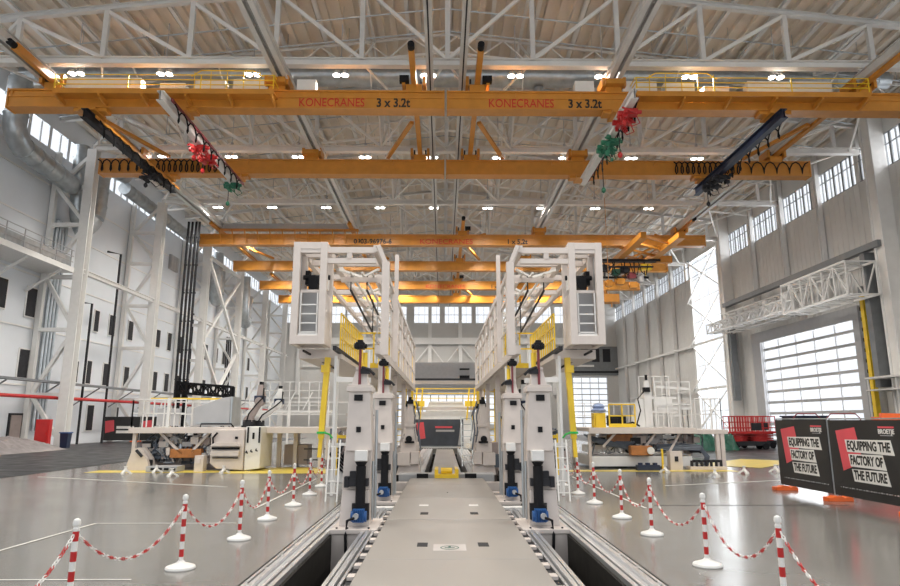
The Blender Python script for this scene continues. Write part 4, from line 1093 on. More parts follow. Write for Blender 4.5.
# shorter positioners farther down the track
def positioner():
    t = root('positioner', (0, 0, 0), 'x', 'machine', 'pale positioning machines along the track')
    b = MB(); b.loft([(0, -.5, .4, 0, .9), (.35, -.42, .34, .1, .8)]); b.box(-.46, .0, -.1, .5, .35, .8); b.box(.05, .34, -.1, .4, .4, .85); b.build('base', 'cream', t, bevel=.01)
    b = MB(); b.box(-.35, .25, .1, .6, .8, 1.15); b.loft([(1.15, -.3, .2, .1, .6), (1.75, -.15, .1, .15, .5)]); b.box(-.22, .18, .08, .5, 1.75, 1.85); b.loft([(1.85, -.13, .1, .12, .4), (2.6, -.12, .09, .12, .4)]); b.build('arm_column', 'cream', t, bevel=.01)
    b = MB(); b.cyl((-.05, .0, 1.3), (-.05, .2, 1.3), .12, 14); b.box(-.2, .15, 0, .1, 1.15, 1.22); b.build('joint', 'black', t)
    b = MB(); b.box(-.1, .1, .06, .26, 2.6, 2.76); b.cyl((-.02, .14, 2.76), (-.02, .14, 2.86), .06, 10); b.build('head', 'black', t)
    b = MB(); b.tube([(.2, .1, 2.7), (.35, 0, 2.2), (.3, 0, 1.6), (.4, 0, .9)], .03, 6); b.cyl((-.55, .1, .5), (-.55, .4, .5), .25, 14); b.build('hose', 'hose', t)
    return t
P0 = positioner()
pl = [(-1, 24.6), (1, 24.6), (-1, 29.8), (1, 29.8), (-1, 35), (1, 35)]
for i, (s, y) in enumerate(pl):
    if i == 0: c = P0
    elif s < 0: c = copy_tree(P0)
    else: c = mirror(P0)
    c.location = (s*1.75 if y > 25 else s*1.45, y, 0)
    if y < 25: c.location.x = s*1.36
    c['label'] = '%s black-headed positioner on the %s of the track beyond the towers' % (ORD[i//2], 'left' if s < 0 else 'right')
b = MB(); b.box(1.72, 2.0, 25.4, 26, -.1, 1.15); b.box(1.74, 1.98, 25.36, 25.4, 0, 1.1); b.bar((1.86, 25.7, -.3), (1.86, 25.7, -.1), .2)
tag(b.build('electrical_cabinet', 'brown', bevel=.01), 'narrow brown grey electrical cabinet at the right of the track', 'cabinet')
t = root('ladder', (.95, 30, 0), 'silver ladder leaning at the right of the far track', 'ladder')
b = MB()
for x in (.72, 1.2): b.bar((x, 29, 0), (x-.02, 30.4, 2.15), .05)
b.build('stile', 'galv', t)
b = MB()
for k in range(8): q = (k+.7)/8; b.cyl((.72, 29+1.4*q, 2.15*q), (1.19, 29+1.4*q, 2.15*q), .018, 6)
b.build('rung', 'galv', t)

# ================================================================== GANTRIES
def gantry():
    """left gantry in world coordinates; inner side towards the centre"""
    t = root('assembly_gantry', (0, 17, 0), 'x', 'gantry', 'white assembly gantries')
    y0 = 17.0
    # cage frame
    b = MB(); A, B = -4.23, -3.30; Z0, Z1 = 3.98, 6.80; w_ = .19
    for yy in (y0, y0+.95):
        b.box(A, A+w_, yy, yy+.16, Z0, Z1); b.box(B-w_, B, yy, yy+.16, Z0, Z1)
        b.box(A+w_-.02, B-w_+.02, yy+.004, yy+.156, Z1-.2, Z1-.003); b.box(A+w_-.02, B-w_+.02, yy+.004, yy+.156, Z0+.003, Z0+.24)
    for x in (A, B-.16):
        b.box(x+.005, x+.155, y0+.12, y0+1.0, Z1-.16, Z1-.006); b.box(x+.005, x+.155, y0+.12, y0+1.0, Z0+.006, Z0+.2)
    b.build('cage_frame', 'cream', t, bevel=.012)
    b = MB(); b.box(A+.01, A+.04, y0+.16, y0+.95, Z0+.2, Z1-.2); b.box(A+.2, B-.2, y0+.5, y0+.54, Z0+.24, 5.5); b.build('cage_panel', 'grey', t)
    b = MB(); b.box(B-.05, B-.02, y0+.16, y0+.95, Z0+.2, 5.4); b.box(A+w_, B-w_, y0+.2, y0+.26, 5.42, 5.5); b.build('cage_side', 'cream', t)
    b = MB()
    for z in (4.3, 4.55, 4.8, 5.05): b.box(A+.24, B-.24, y0+.1, y0+.14, z, z+.035)
    for x in (A+.22, B-.26): b.box(x, x+.035, y0+.1, y0+.14, 4.22, 5.4)
    b.box(A+.2, B-.2, y0+.08, y0+.14, 4.22, 4.28)
    b.build('cage_gate', 'white', t)
    m = MB(); m.box(A+.32, A+.5, y0+.6, y0+.9, 5.6, 6.0); m.cyl((A+.45, y0+.55, 5.7), (A+.45, y0+.9, 5.7), .13, 12); m.box(A+.5, A+.62, y0+.62, y0+.8, 5.75, 5.95); m.cyl((A+.15, y0+.7, 5.95), (A+.9, y0+.7, 5.95), .07, 10); m.box(A+.2, A+.32, y0+.7, y0+.95, 5.75, 6.15); m.box(A-.22, A-.02, y0+1.1, y0+1.6, 5.5, 5.95)
    m.tube([(A-.3, y0+1.3, 6.4), (A-.1, y0+1.3, 6.1), (A-.12, y0+1.3, 5.5), (A+.1, y0+1.3, 5.2)], .04, 6); m.build('drive_unit', 'black', t)
    m = MB(); m.box(A+.66, A+.85, y0+.6, y0+.9, 5.6, 6.0); m.build('switch_box', 'paper', t)
    # roof rails running back
    YE = 41.0; xi = -1.98
    b = MB()
    b.bar((-3.35, y0+.5, 6.6), (-3.35, YE, 6.6), .16, .2); b.bar((xi, y0, 6.62), (xi, YE, 6.62), .14, .18); b.bar((-4.1, y0+1, 6.6), (-4.1, YE, 6.6), .14, .16)
    b.build('roof_rail', 'cream', t)
    b = MB(); y = y0
    for k, y in enumerate([y0+.1, y0+1.6, 20.5, 23, 25.5, 28, 31, 34, 37, 40.8]):
        b.bar((-4.1, y, 6.58), (xi, y, 6.58), .16, .16)
    for k, y in enumerate([y0+.1, 19.5]): b.bar((-3.3, y, 6.28), (xi, y, 6.28), .14, .14)
    b.bar((-2.7, y0+.1, 6.3), (-2.7, y0+.1, 6.55), .14)
    b.build('roof_beam', 'cream', t)
    b = MB()
    for k in range(9):
        y = y0+1.8+k*2.4; b.bar((-3.3, y, 6.45), (xi-.1, y+2.2, 6.45), .07); b.bar((xi-.1, y, 6.45), (-3.3, y+2.2, 6.45), .07)
    for x in (-2.95, -2.6, -2.3): b.bar((x, y0+2, 6.4), (x, 36, 6.4), .06)
    b.build('roof_lattice', 'white', t)
    b = MB()
    for (xa, ya) in ((-3.0, 19.5), (-2.5, 19.5)): b.cyl((xa, ya, 5.95), (xa+.28, ya+3.8, 5.15), .035, 8); b.cyl((xa, ya, 5.95), (xa, ya, 6.4), .02, 6); b.cyl((xa+.28, ya+3.8, 5.15), (xa+.28, ya+3.8, 6.4), .02, 6)
    b.build('gas_strut', 'dark', t)
    # inner side wall
    b = MB()
    b.bar((xi+.05, y0, 6.7), (xi+.28, y0+.1, 6.15), .12); b.bar((xi+.28, y0+.1, 6.25), (xi+.28, y0+.1, 3.7), .2, .2)
    b.build('corner_post', 'cream', t)
    b = MB(); b.bar((xi+.42, y0+2.2, 7.0), (xi+.42, y0+2.2, 3.7), .12, .12); b.build('rear_post', 'cream', t)
    b = MB()
    for k, y in enumerate([20.5, 23, 25.5, 28, 31, 34, 37, 40.8]): b.bar((xi, y, 3.8), (xi, y, 6.6), .14, up=(0, 1, 0))
    b.bar((xi, y0+1, 5.9), (xi, YE, 5.9), .08); b.bar((xi, y0+1, 3.95), (xi, YE, 3.95), .16, .24); b.bar((xi, y0+1, 4.9), (xi, YE, 4.9), .05)
    b.build('side_frame', 'cream', t)
    b = MB()
    for k in range(12): y = 20.8+k*1.7; b.bar((xi, y, 3.9), (xi, y, 5.9), .035)
    for k in range(8): y = 20.5+k*2.5; b.bar((xi, y, 5.9), (xi, y+1.25, 6.6), .05); b.bar((xi, y+2.5, 5.9), (xi, y+1.25, 6.6), .05)
    b.build('side_lattice', 'white', t)
    # deck
    b = MB(); b.box(-4.2, -3.1, y0+1.1, YE, 3.84, 3.96); b.box(-4.2, -3.0, y0+1.1, YE, 3.7, 3.84); b.box(-3.0, xi, 22.4, YE, 3.8, 3.9); b.build('deck', 'cream', t)
    b = MB(); b.bar((-3.95, 17.5, 3.86), (-3.6, 20.6, 3.62), .05); b.bar((-3.05, y0+.2, 3.9), (-3.05, 23, 3.85), .1, .12); b.build('underside_rail', 'dark', t)
    b = MB()
    for k in range(13): y = y0+1.2+k*.42; b.bar((-3.06, y, 3.95), (-3.06, y, 5.0), .04)
    for z in (4.3, 4.65, 5.0): b.bar((-3.06, y0+1.2, z), (-3.06, 22.4, z), .045)
    for k in range(3): b.bar((-3.06+k*.5, 22.4, 3.9), (-3.06+k*.5, 22.4, 5.0), .05)
    for z in (4.45, 5.0): b.bar((-3.06, 22.4, z), (-2.0, 22.4, z), .05)
    b.box(-3.06, -2.0, 22.36, 22.42, 3.78, 3.95)
    for k in range(16): y = 23+k*1.05; b.bar((-2.15, y, 3.9), (-2.15, y, 5.0), .04)
    b.bar((-2.15, 23, 5.0), (-2.15, 40, 5.0), .045)
    b.build('yellow_railing', 'yellow', t)
    # vertical scaffold ladder behind towers
    b = MB()
    for x in (-2.45, -2.1): b.bar((x, 22.3, 3.9), (x, 22.3, 6.4), .04)
    for k in range(8): b.bar((-2.45, 22.3, 4.1+k*.28), (-2.1, 22.3, 4.1+k*.28), .025)
    b.build('ladder_frame', 'grey', t)
    # legs
    for (y, mt, x, wl) in ((27, 'cream', -3.6, .24), (36, 'cream', -3.6, .24), (40.5, 'cream', -3.6, .24)):
        b = MB(); b.bar((x-(.12 if mt == 'yellow' else 0), y, 0), (x, y, 3.72), wl, up=(0, 1, 0)); b.box(x-.25, x+.15, y-.2, y+.2, 0, .03); b.build('leg', mt, t)
    b = MB(); b.bar((-3.36, 18, 3.72), (-3.47, 18, 1.5), .15, .15, up=(0, 1, 0)); b.bar((-3.47, 18, 1.5), (-3.5, 18, 1.0), .1, up=(0, 1, 0)); b.box(-3.52, -3.3, 17.88, 18.12, 3.3, 3.5); b.build('swing_leg', 'yellow', t)
    for y in (21, 27, 33, 39):
        b = MB(); b.bar((-2.15, y, -.02), (-2.15, y, 3.8), .18, up=(0, 1, 0)); b.build('leg', 'cream', t)
    b = MB(); b.bar((-3.1, 17.8, 3.75), (-3.1, 17.8, .02), .07); b.bar((-3.1, 17.8, 3.1), (-2.2, 18.3, 3.1), .12, .14); b.bar((-3.25, 17.85, 1.35), (-2.2, 18.2, 1.35), .08); b.bar((-3.1, 18.2, .03), (-3.1, 18.2, 3.7), .05)
    b.build('white_support', 'white', t)
    b = MB(); b.box(-3.57, -3.36, 17.88, 18.12, 1.63, 1.69); b.tube([(-3.35, 17.85, 1.66), (-3.2, 17.75, 1.62), (-3.12, 17.75, 1.52)], .025, 8); b.build('strap', 'bright_green', t)
    b = MB(); b.bar((-3.3, 18.6, 1.55), (-2.3, 18.8, 1.5), .09); b.bar((-3.3, 19.6, .4), (-3.3, 19.6, 1.6), .06); b.bar((-2.4, 18.8, .9), (-2.4, 18.8, 1.5), .06); b.build('yellow_guard', 'yellow', t)
    return t
G0 = gantry(); G0['label'] = 'tall white steel assembly gantry with yellow railings on the left of the track'
G1 = mirror(G0); G1['label'] = 'tall white steel assembly gantry with yellow railings on the right of the track'
for s in (-1, 1):
    t = root('access_ladder', (s*2.9, 16.8, 0), 'slim white access ladder standing on the floor at the %s gantry' % ('left' if s < 0 else 'right'), 'ladder', 'white access ladders')
    for x in (2.78, 3.06):
        b = MB(); b.bar((s*x, 16.7, .0), (s*x, 17.0, 1.5), .035); b.build('stile', 'white', t)
    b = MB()
    for k in range(5): b.cyl((s*2.78, 16.74+k*.06, .2+k*.28), (s*3.06, 16.74+k*.06, .2+k*.28), .014, 6)
    b.build('rung', 'white', t)
# equipment between towers and gantry legs: robots reaching up beside the towers
def robot(loc, sx, lab, m1='white', m2='navy', sc=1.0, grp=None, lean=1.0):
    t = root('robot_arm', loc, lab, 'robot', grp)
    def P(x, y, z):
        x = x*(1 if abs(x) < .27 else 1)+(lean-1)*.42*min(1, max(0, (z-.35)/.75)) if z > .35 else x
        return (loc[0]+x*sx*sc, loc[1]+y*sc, loc[2]+z*sc)
    b = MB(); b.cyl(P(0, 0, 0), P(0, 0, .35), .26*sc, 18); b.box(*sorted((P(-.25, 0, 0)[0], P(.25, 0, 0)[0])), loc[1]-.25*sc, loc[1]+.25*sc, loc[2], loc[2]+.12*sc); b.build('base', 'dark', t)
    b = MB(); b.bar(P(0, 0, .35), P(.42, 0, 1.1), .24*sc, .22*sc); b.cyl(P(.42, -.2, 1.12), P(.42, .2, 1.12), .19*sc, 16); b.cyl(P(0, -.2, .35), P(0, .2, .35), .19*sc, 16); b.build('lower_arm', m1, t, bevel=.01)
    b = MB(); b.box(*sorted((P(.2, 0, 1.2)[0], P(.62, 0, 1.2)[0])), loc[1]-.18*sc, loc[1]+.18*sc, loc[2]+1.1*sc, loc[2]+1.38*sc); b.build('elbow', m2, t, bevel=.02)
    b = MB(); b.loft([(loc[2]+1.38*sc, *sorted((P(.28, 0, 1.4)[0], P(.58, 0, 1.4)[0])), loc[1]-.12*sc, loc[1]+.12*sc), (loc[2]+1.85*sc, *sorted((P(.34, 0, 1.8)[0], P(.54, 0, 1.8)[0])), loc[1]-.1*sc, loc[1]+.1*sc)]); b.build('upper_arm', m1, t, bevel=.01)
    b = MB(); b.box(*sorted((P(.37, 0, 1.9)[0], P(.52, 0, 1.9)[0])), loc[1]-.08*sc, loc[1]+.08*sc, loc[2]+1.85*sc, loc[2]+1.98*sc); b.build('wrist', 'black', t)
    b = MB(); b.tube([P(-.1, -.2, .1), P(.05, -.3, .6), P(.35, -.28, 1.0), P(.6, -.22, 1.3), P(.6, -.15, 1.7)], .03, 6); b.build('hose', 'black', t)
    return t
robot((-8.3, 27.6, 1.66), 1, 'white robot arm with dark blue elbow on the left platform, left one of the pair', 'brown', 'navy', .98)
robot((-8.0, 28.0, 1.66), 1, 'white robot arm leaning right on the left platform, right one of the pair', 'white', 'navy', .9, None, 2.2)
robot((3.1, 22.5, 1.0), -.8, 'pale robot arm with dark elbow right behind the right front tower', 'white', 'navy', 1.2)
robot((-3.3, 22.5, 1.0), .8, 'pale robot arm behind the left front tower beside the yellow leg', 'white', 'darkgrey', 1.2)
def clutter(t, x0, x1, y0, y1, z0, z1, n, seed, names=(('fitting', 'dark'), ('housing', 'brown'), ('valve_block', 'grey'), ('cable_loom', 'hose'), ('bracket', 'cream'))):
    rr = random.Random(seed)
    for i, (nm, mt) in enumerate(names):
        b = MB()
        for k in range(n):
            x, y, z = rr.uniform(x0, x1), rr.uniform(y0, y1), rr.uniform(z0, z1)
            if nm == 'cable_loom':
                p = [(x, y, z)]
                for q in range(4): x += rr.uniform(-.45, .45); z = min(z1, max(z0, z+rr.uniform(-.4, .4))); p.append((min(x1, max(x0, x)), y+rr.uniform(-.1, .1), z))
                b.tube(p, rr.uniform(.02, .045), 6)
            elif nm == 'fitting' and k % 2: b.cyl((x, y-.08, z), (x, y+.08, z), rr.uniform(.05, .14), 10)
            else:
                a, c, e = rr.uniform(.04, .22), rr.uniform(.05, .15), rr.uniform(.04, .16); b.box(x-a, x+a, y-c, y+c, z-e, z+e)
                b.bar((x, y, z), (x+rr.uniform(-.3, .3), y, max(z0, z-rr.uniform(.2, .6))), .04)
        b.build(nm, mt, t)

# machine beds under the gantries
for s in (-1, 1):
    t = root('machine_bed', (s*3.1, 22, 0), 'pale machine bed on the floor under the %s gantry' % ('left' if s < 0 else 'right'), 'machine', 'machine beds under the gantries')
    X = lambda a, b_: sorted((s*a, s*b_))
    b = MB(); b.box(*X(2.75, 3.95), 21.6, 38, 0, .55); b.box(*X(2.8, 3.6), 21.9, 24.0, .55, 1.0); b.build('bed', 'white', t, bevel=.02)
    b = MB()
    for k in range(5): b.tube([(s*3.2, 21.5, .2+.1*k), (s*3.5, 21.35, .5+.12*k), (s*3.8, 21.5, .9), (s*3.9, 22.5, 1.0)], .035, 6)
    b.box(*X(2.8, 3.2), 21.4, 21.6, .3, .75); b.build('hose', 'black', t)
    clutter(t, *X(2.8, 3.9), 21.5, 22.5, .5, 1.7, 9, 11+s); clutter(t, *X(2.9, 3.8), 24, 36, .6, 2.2, 16, 15+s, (('fitting', 'dark'), ('cable_loom', 'hose'), ('guard', 'yellow'), ('housing', 'brown'), ('bracket', 'cream')))
    for k in range(4):
        b = MB(); y = 26+k*3.2; b.loft([(.55, *X(2.9, 3.6), y, y+.8), (1.3, *X(3.0, 3.4), y+.1, y+.6)]); b.cyl((s*3.2, y+.3, 1.3), (s*3.2, y+.3, 1.9), .12, 10); b.box(*X(3.0, 3.5), y+.1, y+.5, 1.9, 2.2); b.build('machine_head', ('cream', 'grey', 'white', 'yellow')[k], t)

# far equipment across the back of the track
t = root('far_gantry', (0, 70, 0), 'far yellow and white gantry bridge beyond the dark banner', 'gantry')
b = MB()
for x in (-4.2, 4.2): b.bar((x, 70, 0), (x, 70, 6.2), .3, up=(0, 1, 0))
b.bar((-4.2, 70, 6.0), (4.2, 70, 6.0), .3, .35); b.bar((-4.2, 70, 3.2), (4.2, 70, 3.2), .2, .3); b.build('bridge', 'cream', t)
b = MB(); b.bar((-4, 69.6, 6.3), (4, 69.6, 6.3), .22, .2); b.build('beam', 'dark', t)
b = MB()
for x in (-3.2, -2.6, 2.4, 3.0): b.bar((x, 69.5, 2.0), (x+.3, 69.5, 5.4), .16); b.box(x-.2, x+.5, 69.2, 69.7, 3.4, 4.0)
for z in (4.3, 4.8, 5.3): b.bar((-3.9, 69.6, z), (3.9, 69.6, z), .09)
b.build('yellow_arm', 'yellow', t)
b = MB(); b.box(-3.6, 3.8, 70.5, 72.5, 0, 2.9); b.loft([(2.9, -2.0, 2.4, 70.5, 72), (4.0, -1.6, 2.0, 70.7, 71.8)]); b.build('machine_body', 'white', t, bevel=.03)
for s in (-1, 1):
    b = MB(); b.bar((s*5.2, 66, 0), (s*5.2, 66, 14.5), .16, up=(0, 1, 0)) ; tag(b.build('mast', 'darkgrey'), 'thin dark mast far beyond the track, %s one' % ('left' if s < 0 else 'right'), 'mast', 'thin dark masts')
    t = root('yellow_platform', (s*3.2, 43, 0), 'small yellow edged work platform at the far end of the %s gantry' % ('left' if s < 0 else 'right'), 'platform', 'yellow edged far platforms')
    X = lambda a, b_: sorted((s*a, s*b_))
    b = MB(); b.box(*X(2.2, 4.4), 42.0, 45.0, 4.3, 4.55); b.build('deck', 'yellow', t)
    b = MB()
    for x in (2.25, 4.35):
        for y in (42.1, 44.9): b.bar((s*x, y, 0), (s*x, y, 4.3), .14, up=(0, 1, 0)); b.bar((s*x, y, 4.5), (s*x, y, 6.4), .07)
    for z in (5.5, 6.4): b.bar((s*2.25, 42.1, z), (s*4.35, 42.1, z), .07); b.bar((s*2.25, 42.1, z), (s*2.25, 44.9, z), .07)
    b.build('railing', 'yellow', t)
    b = MB()
    for k in range(10): b.bar((s*2.3, 38+.2, .4+k*.36), (s*2.9, 38+.2, .4+k*.36), .04)
    b.bar((s*2.3, 38.2, .1), (s*2.3, 38.2, 4), .06); b.bar((s*2.9, 38.2, .1), (s*2.9, 38.2, 4), .06); b.build('ladder', 'yellow', t)

# ================================================================== WORK PLATFORMS
def railing(b, p, q, z, h, n, r=.045):
    p = Vector((*p, z)); q = Vector((*q, z))
    for k in range(n+1): s_ = p.lerp(q, k/n); b.bar(s_, s_+Vector((0, 0, h)), r)
    for f_ in (.5, 1.0): b.bar(p+Vector((0, 0, h*f_)), q+Vector((0, 0, h*f_)), r)
t = root('work_platform', (-9, 29, 0), 'raised cream work platform with white railings at the left', 'work platform')
b = MB(); b.box(-13.15, -4.6, 27.3, 31.5, 1.52, 1.68); b.box(-13.15, -4.6, 27.22, 27.3, 1.46, 1.70); b.build('deck', 'cream', t, bevel=.01)
b = MB()
for x in (-12.95, -5.2, -4.9): b.bar((x, 27.45, 0), (x, 27.45, 1.5), .14 if x < -6 else .2, up=(0, 1, 0))
for x in (-12.95, -10.3, -7.0, -5.0): b.bar((x, 31.3, 0), (x, 31.3, 1.5), .14, up=(0, 1, 0))
b.bar((-12.0, 27.6, 1.5), (-11.0, 27.6, .6), .1); b.bar((-9.9, 27.6, 1.5), (-10.6, 27.6, .7), .1); b.bar((-7.2, 28.5, 0), (-7.2, 28.5, 1.5), .16); b.bar((-6.5, 28.5, 0), (-6.5, 28.5, 1.5), .16)
b.build('support_frame', 'cream', t)
b = MB(); railing(b, (-13.1, 27.35), (-10.9, 27.35), 1.7, 1.15, 5); railing(b, (-13.1, 27.35), (-13.1, 31.4), 1.7, 1.15, 3); railing(b, (-13.1, 31.4), (-4.7, 31.4), 1.7, 1.15, 9)
b.bar((-11.6, 27.35, 1.7), (-11.6, 27.35, 2.9), .12)
for k in range(6): b.bar((-11.0+k*.16, 28.3, 1.7), (-11.0+k*.16, 28.3, 2.5), .03)
b.build('white_railing', 'white', t)
b = MB(); b.bar((-12.9, 28.5, 2.92), (-9.3, 28.3, 2.9), .06, .07); b.build('yellow_rail', 'yellow', t)
b = MB(); b.box(-12.8, -11.8, 29.0, 29.1, 1.75, 2.5); b.box(-11.8, -10.8, 30.8, 30.9, 1.75, 2.6); b.build('back_panel', 'grey', t)
b = MB(); b.box(-7.0, -6.0, 28.6, 29.6, .1, .95); b.build('underframe_box', 'brown', t)
b = MB()
for z in (.35, .8): b.bar((-6.0, 27.9, z), (-4.8, 27.9, z), .05)
b.build('lower_rail', 'dark', t)
t = root('control_desk', (-10, 28, 1.68), 'large grey sloped cabinet standing on the left platform', 'cabinet')
b = MB(); b.prism([(-10.75, 1.75), (-9.2, 1.75), (-9.2, 2.98), (-9.6, 2.92), (-10.75, 2.5)], 27.8, 29, 'y'); b.build('body', 'grey', t, bevel=.02)
b = MB(); b.prism([(-9.18, 1.75), (-9.12, 1.75), (-9.12, 2.98), (-9.18, 2.98)], 27.8, 29, 'y'); b.box(-10.6, -9.3, 27.76, 27.8, 1.85, 1.9); b.build('side_panel', 'galv', t)
b = MB(); b.tube([(-10.3, 27.5, 1.72), (-10.25, 27.45, 1.84), (-9.0, 27.45, 1.84), (-8.9, 27.5, 1.7)], .035, 6); b.build('handle', 'black', t)
t = root('machine_block', (-8.6, 27, 0), 'big white machine block with black handles in front of the left platform', 'machine')
b = MB(); b.prism([(-9.42, .3), (-9.15, .1), (-8.1, .04), (-8.1, 1.62), (-9.42, 1.62)], 26.4, 27.6, 'y'); b.build('front_body', 'cream', t, bevel=.03)
b = MB(); b.prism([(-8.08, .02), (-7.45, .1), (-7.45, 1.74), (-8.08, 1.74)], 26.5, 28.3, 'y'); b.build('side_body', 'white', t, bevel=.03)
b = MB(); b.box(-9.35, -8.25, 26.32, 26.38, .85, .93); b.box(-9.3, -8.3, 26.33, 26.39, .5, .54); b.tube([(-9.3, 26.35, 1.0), (-9.32, 26.3, 1.3), (-9.15, 26.3, 1.5)], .04, 6); b.box(-8.45, -8.35, 26.33, 26.4, 1.25, 1.35); b.build('dark_slot', 'black', t)
b = MB(); b.prism([(-9.4, .98), (-8.2, .98), (-8.35, 1.12), (-9.2, 1.12)], 26.2, 26.39, 'y'); b.box(-9.35, -8.25, 26.25, 26.38, .6, .8); b.build('shelf', 'cream', t)
b = MB()
for x, z in ((-8.0, .78), (-7.82, .82), (-7.62, .86)): b.tube([(x, 26.48, z), (x, 26.4, z-.05), (x+.08, 26.4, z-.08)], .025, 6)
for x in (-7.98, -7.52): b.box(x-.03, x+.03, 26.45, 26.49, 1.1, 1.72)
b.box(-7.8, -7.72, 26.46, 26.49, 1.25, 1.5)
b.build('handle', 'black', t)
b = MB(); b.cyl((-8.7, 26.6, 0), (-8.7, 26.6, .12), .06, 8); b.cyl((-7.9, 26.6, 0), (-7.9, 26.6, .08), .06, 8); b.build('foot', 'grey', t)
t = root('riveting_unit', (-12, 28, 0), 'dark orange and grey machine unit underneath the left platform', 'machine')
b = MB(); b.box(-13.3, -9.6, 28.2, 30.5, .02, .45); b.build('skid', 'brown', t)
b = MB(); b.box(-11.5, -10.2, 27.55, 28.2, .45, .82); b.cyl((-11.5, 28.2, .9), (-10.6, 28.2, .9), .2, 12); b.build('orange_casing', 'machine_orange', t, bevel=.03)
b = MB()
for k in range(9): b.tube([(-12.8+k*.34, 28, .3), (-12.9+k*.34, 27.8, .8), (-12.6+k*.36, 27.9, 1.2), (-12.4+k*.33, 28.3, 1.5)], .04, 6)
b.box(-12.4, -11.6, 27.9, 28.1, .9, 1.0); b.box(-12.4, -11.8, 27.9, 28.1, .4, .5); b.bar((-12.3, 28, .1), (-12.3, 28, .95), .07); b.build('hose', 'hose', t)
b = MB(); b.lathe([(.12, 0), (.16, .25), (.1, .5), (.2, .7)], 12, (-11.2, 27.9, .5)); b.build('spindle', 'galv', t)
clutter(t, -12.9, -9.6, 27.7, 28.3, .25, 1.45, 16, 5)
t = root('tool_stand', (-13.3, 27.3, 0), 'cream angled tool stand at the left end of the left platform', 'tool stand')
b = MB(); b.prism([(-13.0, 0), (-12.0, 0), (-12.15, .45), (-12.5, .9), (-12.75, .85)], 26.9, 27.1, 'y'); b.prism([(-13.0, 0), (-12.0, 0), (-12.15, .45), (-12.5, .9), (-12.75, .85)], 27.4, 27.6, 'y'); b.build('side_plate', 'cream', t)
b = MB(); b.box(-12.9, -12.1, 27.1, 27.4, .1, .4); b.cyl((-12.55, 26.8, .8), (-12.3, 26.8, .55), .06, 8); b.build('cross_piece', 'dark', t)
t = root('floor_pallet', (-11, 26.2, 0), 'low grey floor unit with vents in front of the left platform', 'floor unit')
b = MB(); b.box(-11.7, -10.5, 25.9, 26.7, .02, .22); b.build('body', 'grey', t)
b = MB()
for k in range(4): b.box(-11.5+k*.26, -11.33+k*.26, 25.86, 25.9, .08, .17)
b.build('vent', 'black', t)
b = MB(); b.box(-9.95, -9.6, 26.2, 26.6, 0, .62); b.box(-9.85, -9.7, 26.16, 26.2, .3, .5)
tag(b.build('junction_box', 'cream', bevel=.01), 'small cream junction box left of the white machine block', 'box')

t = root('work_platform', (8, 29, 0), 'raised cream work platform with white railings at the right', 'work platform')
b = MB(); b.box(5.95, 10.5, 27.3, 31.5, 1.52, 1.68); b.box(5.95, 10.5, 27.22, 27.3, 1.44, 1.68); b.box(10.5, 11.9, 27.5, 31.5, 1.42, 1.6); b.build('deck', 'cream', t, bevel=.01)
b = MB()
for x in (6.05, 11.45, 11.65): b.bar((x, 27.6, 0), (x, 27.6, 1.44), .12 if x < 8 else .16, up=(0, 1, 0))
for x in (6.1, 8.5, 11.6): b.bar((x, 31.3, 0), (x, 31.3, 1.5), .14, up=(0, 1, 0))
b.bar((8.9, 27.6, 1.5), (8.3, 27.6, .8), .09); b.bar((9.9, 27.6, 1.5), (9.4, 27.6, .7), .09); b.bar((7.2, 27.6, 1.5), (6.6, 27.6, .9), .09)
b.build('support_frame', 'cream', t)
b = MB(); railing(b, (8.9, 27.5), (10.4, 27.5), 1.7, 1.9, 3, .04); railing(b, (9.0, 30), (10.4, 30), 1.7, 2.3, 4, .04); railing(b, (10.6, 27.6), (11.7, 27.6), 1.6, 1.3, 5, .03); railing(b, (11.7, 27.6), (11.7, 31.4), 1.6, 1.3, 4, .03); railing(b, (6, 31.4), (11.7, 31.4), 1.6, 1.2, 8, .03)
b.bar((9.0, 27.6, 2.5), (10.4, 27.6, 2.5), .06, .12); b.bar((9.0, 27.6, 3.4), (10.4, 27.6, 3.3), .06, .1)
b.build('white_railing', 'white', t)
b = MB(); railing(b, (6.9, 27.5), (8.0, 27.5), 1.7, .95, 2, .05); b.box(6.9, 8.0, 27.45, 27.5, 1.7, 1.85); b.build('yellow_railing', 'yellow', t)
t = root('drilling_unit', (9, 28.5, 1.68), 'white machine column with black head on the right platform', 'machine')
b = MB(); b.box(8.65, 8.98, 28.2, 28.7, 1.68, 3.3); b.loft([(1.68, 8.1, 8.65, 28.2, 28.8), (2.9, 8.4, 8.65, 28.3, 28.7)]); b.box(8.72, 8.92, 28.3, 28.5, 3.3, 3.7); b.build('column_body', 'white', t, bevel=.02)
b = MB(); b.box(8.75, 8.85, 28.25, 28.3, 3.72, 3.95); b.box(8.62, 8.9, 28.1, 28.3, 3.2, 3.4); b.tube([(8.6, 28.1, 3.2), (8.3, 28, 2.9), (8.4, 28, 2.4), (8.2, 28, 1.8)], .03, 6); b.tube([(7.5, 27.6, 1.8), (7.9, 27.55, 1.9), (8.2, 27.6, 1.75)], .04, 6); b.build('head', 'black', t)
b = MB(); b.box(8.98, 10.1, 28.3, 28.4, 2.9, 3.0); b.box(8.98, 10.1, 28.3, 28.4, 2.3, 2.4); b.box(9.1, 9.9, 28.3, 28.6, 2.4, 2.9); b.build('cross_arm', 'white', t)
b = MB(); b.box(6.35, 6.85, 27.9, 28.4, 1.68, 2.3); b.box(6.4, 6.55, 27.8, 27.89, 1.7, 2.2); tag(b.build('yellow_post_box', 'yellow'), 'yellow box under the blue cover on the right platform', 'box')
b = MB(); rr = random.Random(4); secs = []
for z, w_ in ((2.3, .36), (2.5, .5), (2.68, .45), (2.8, .2)):
    secs.append((w_, z))
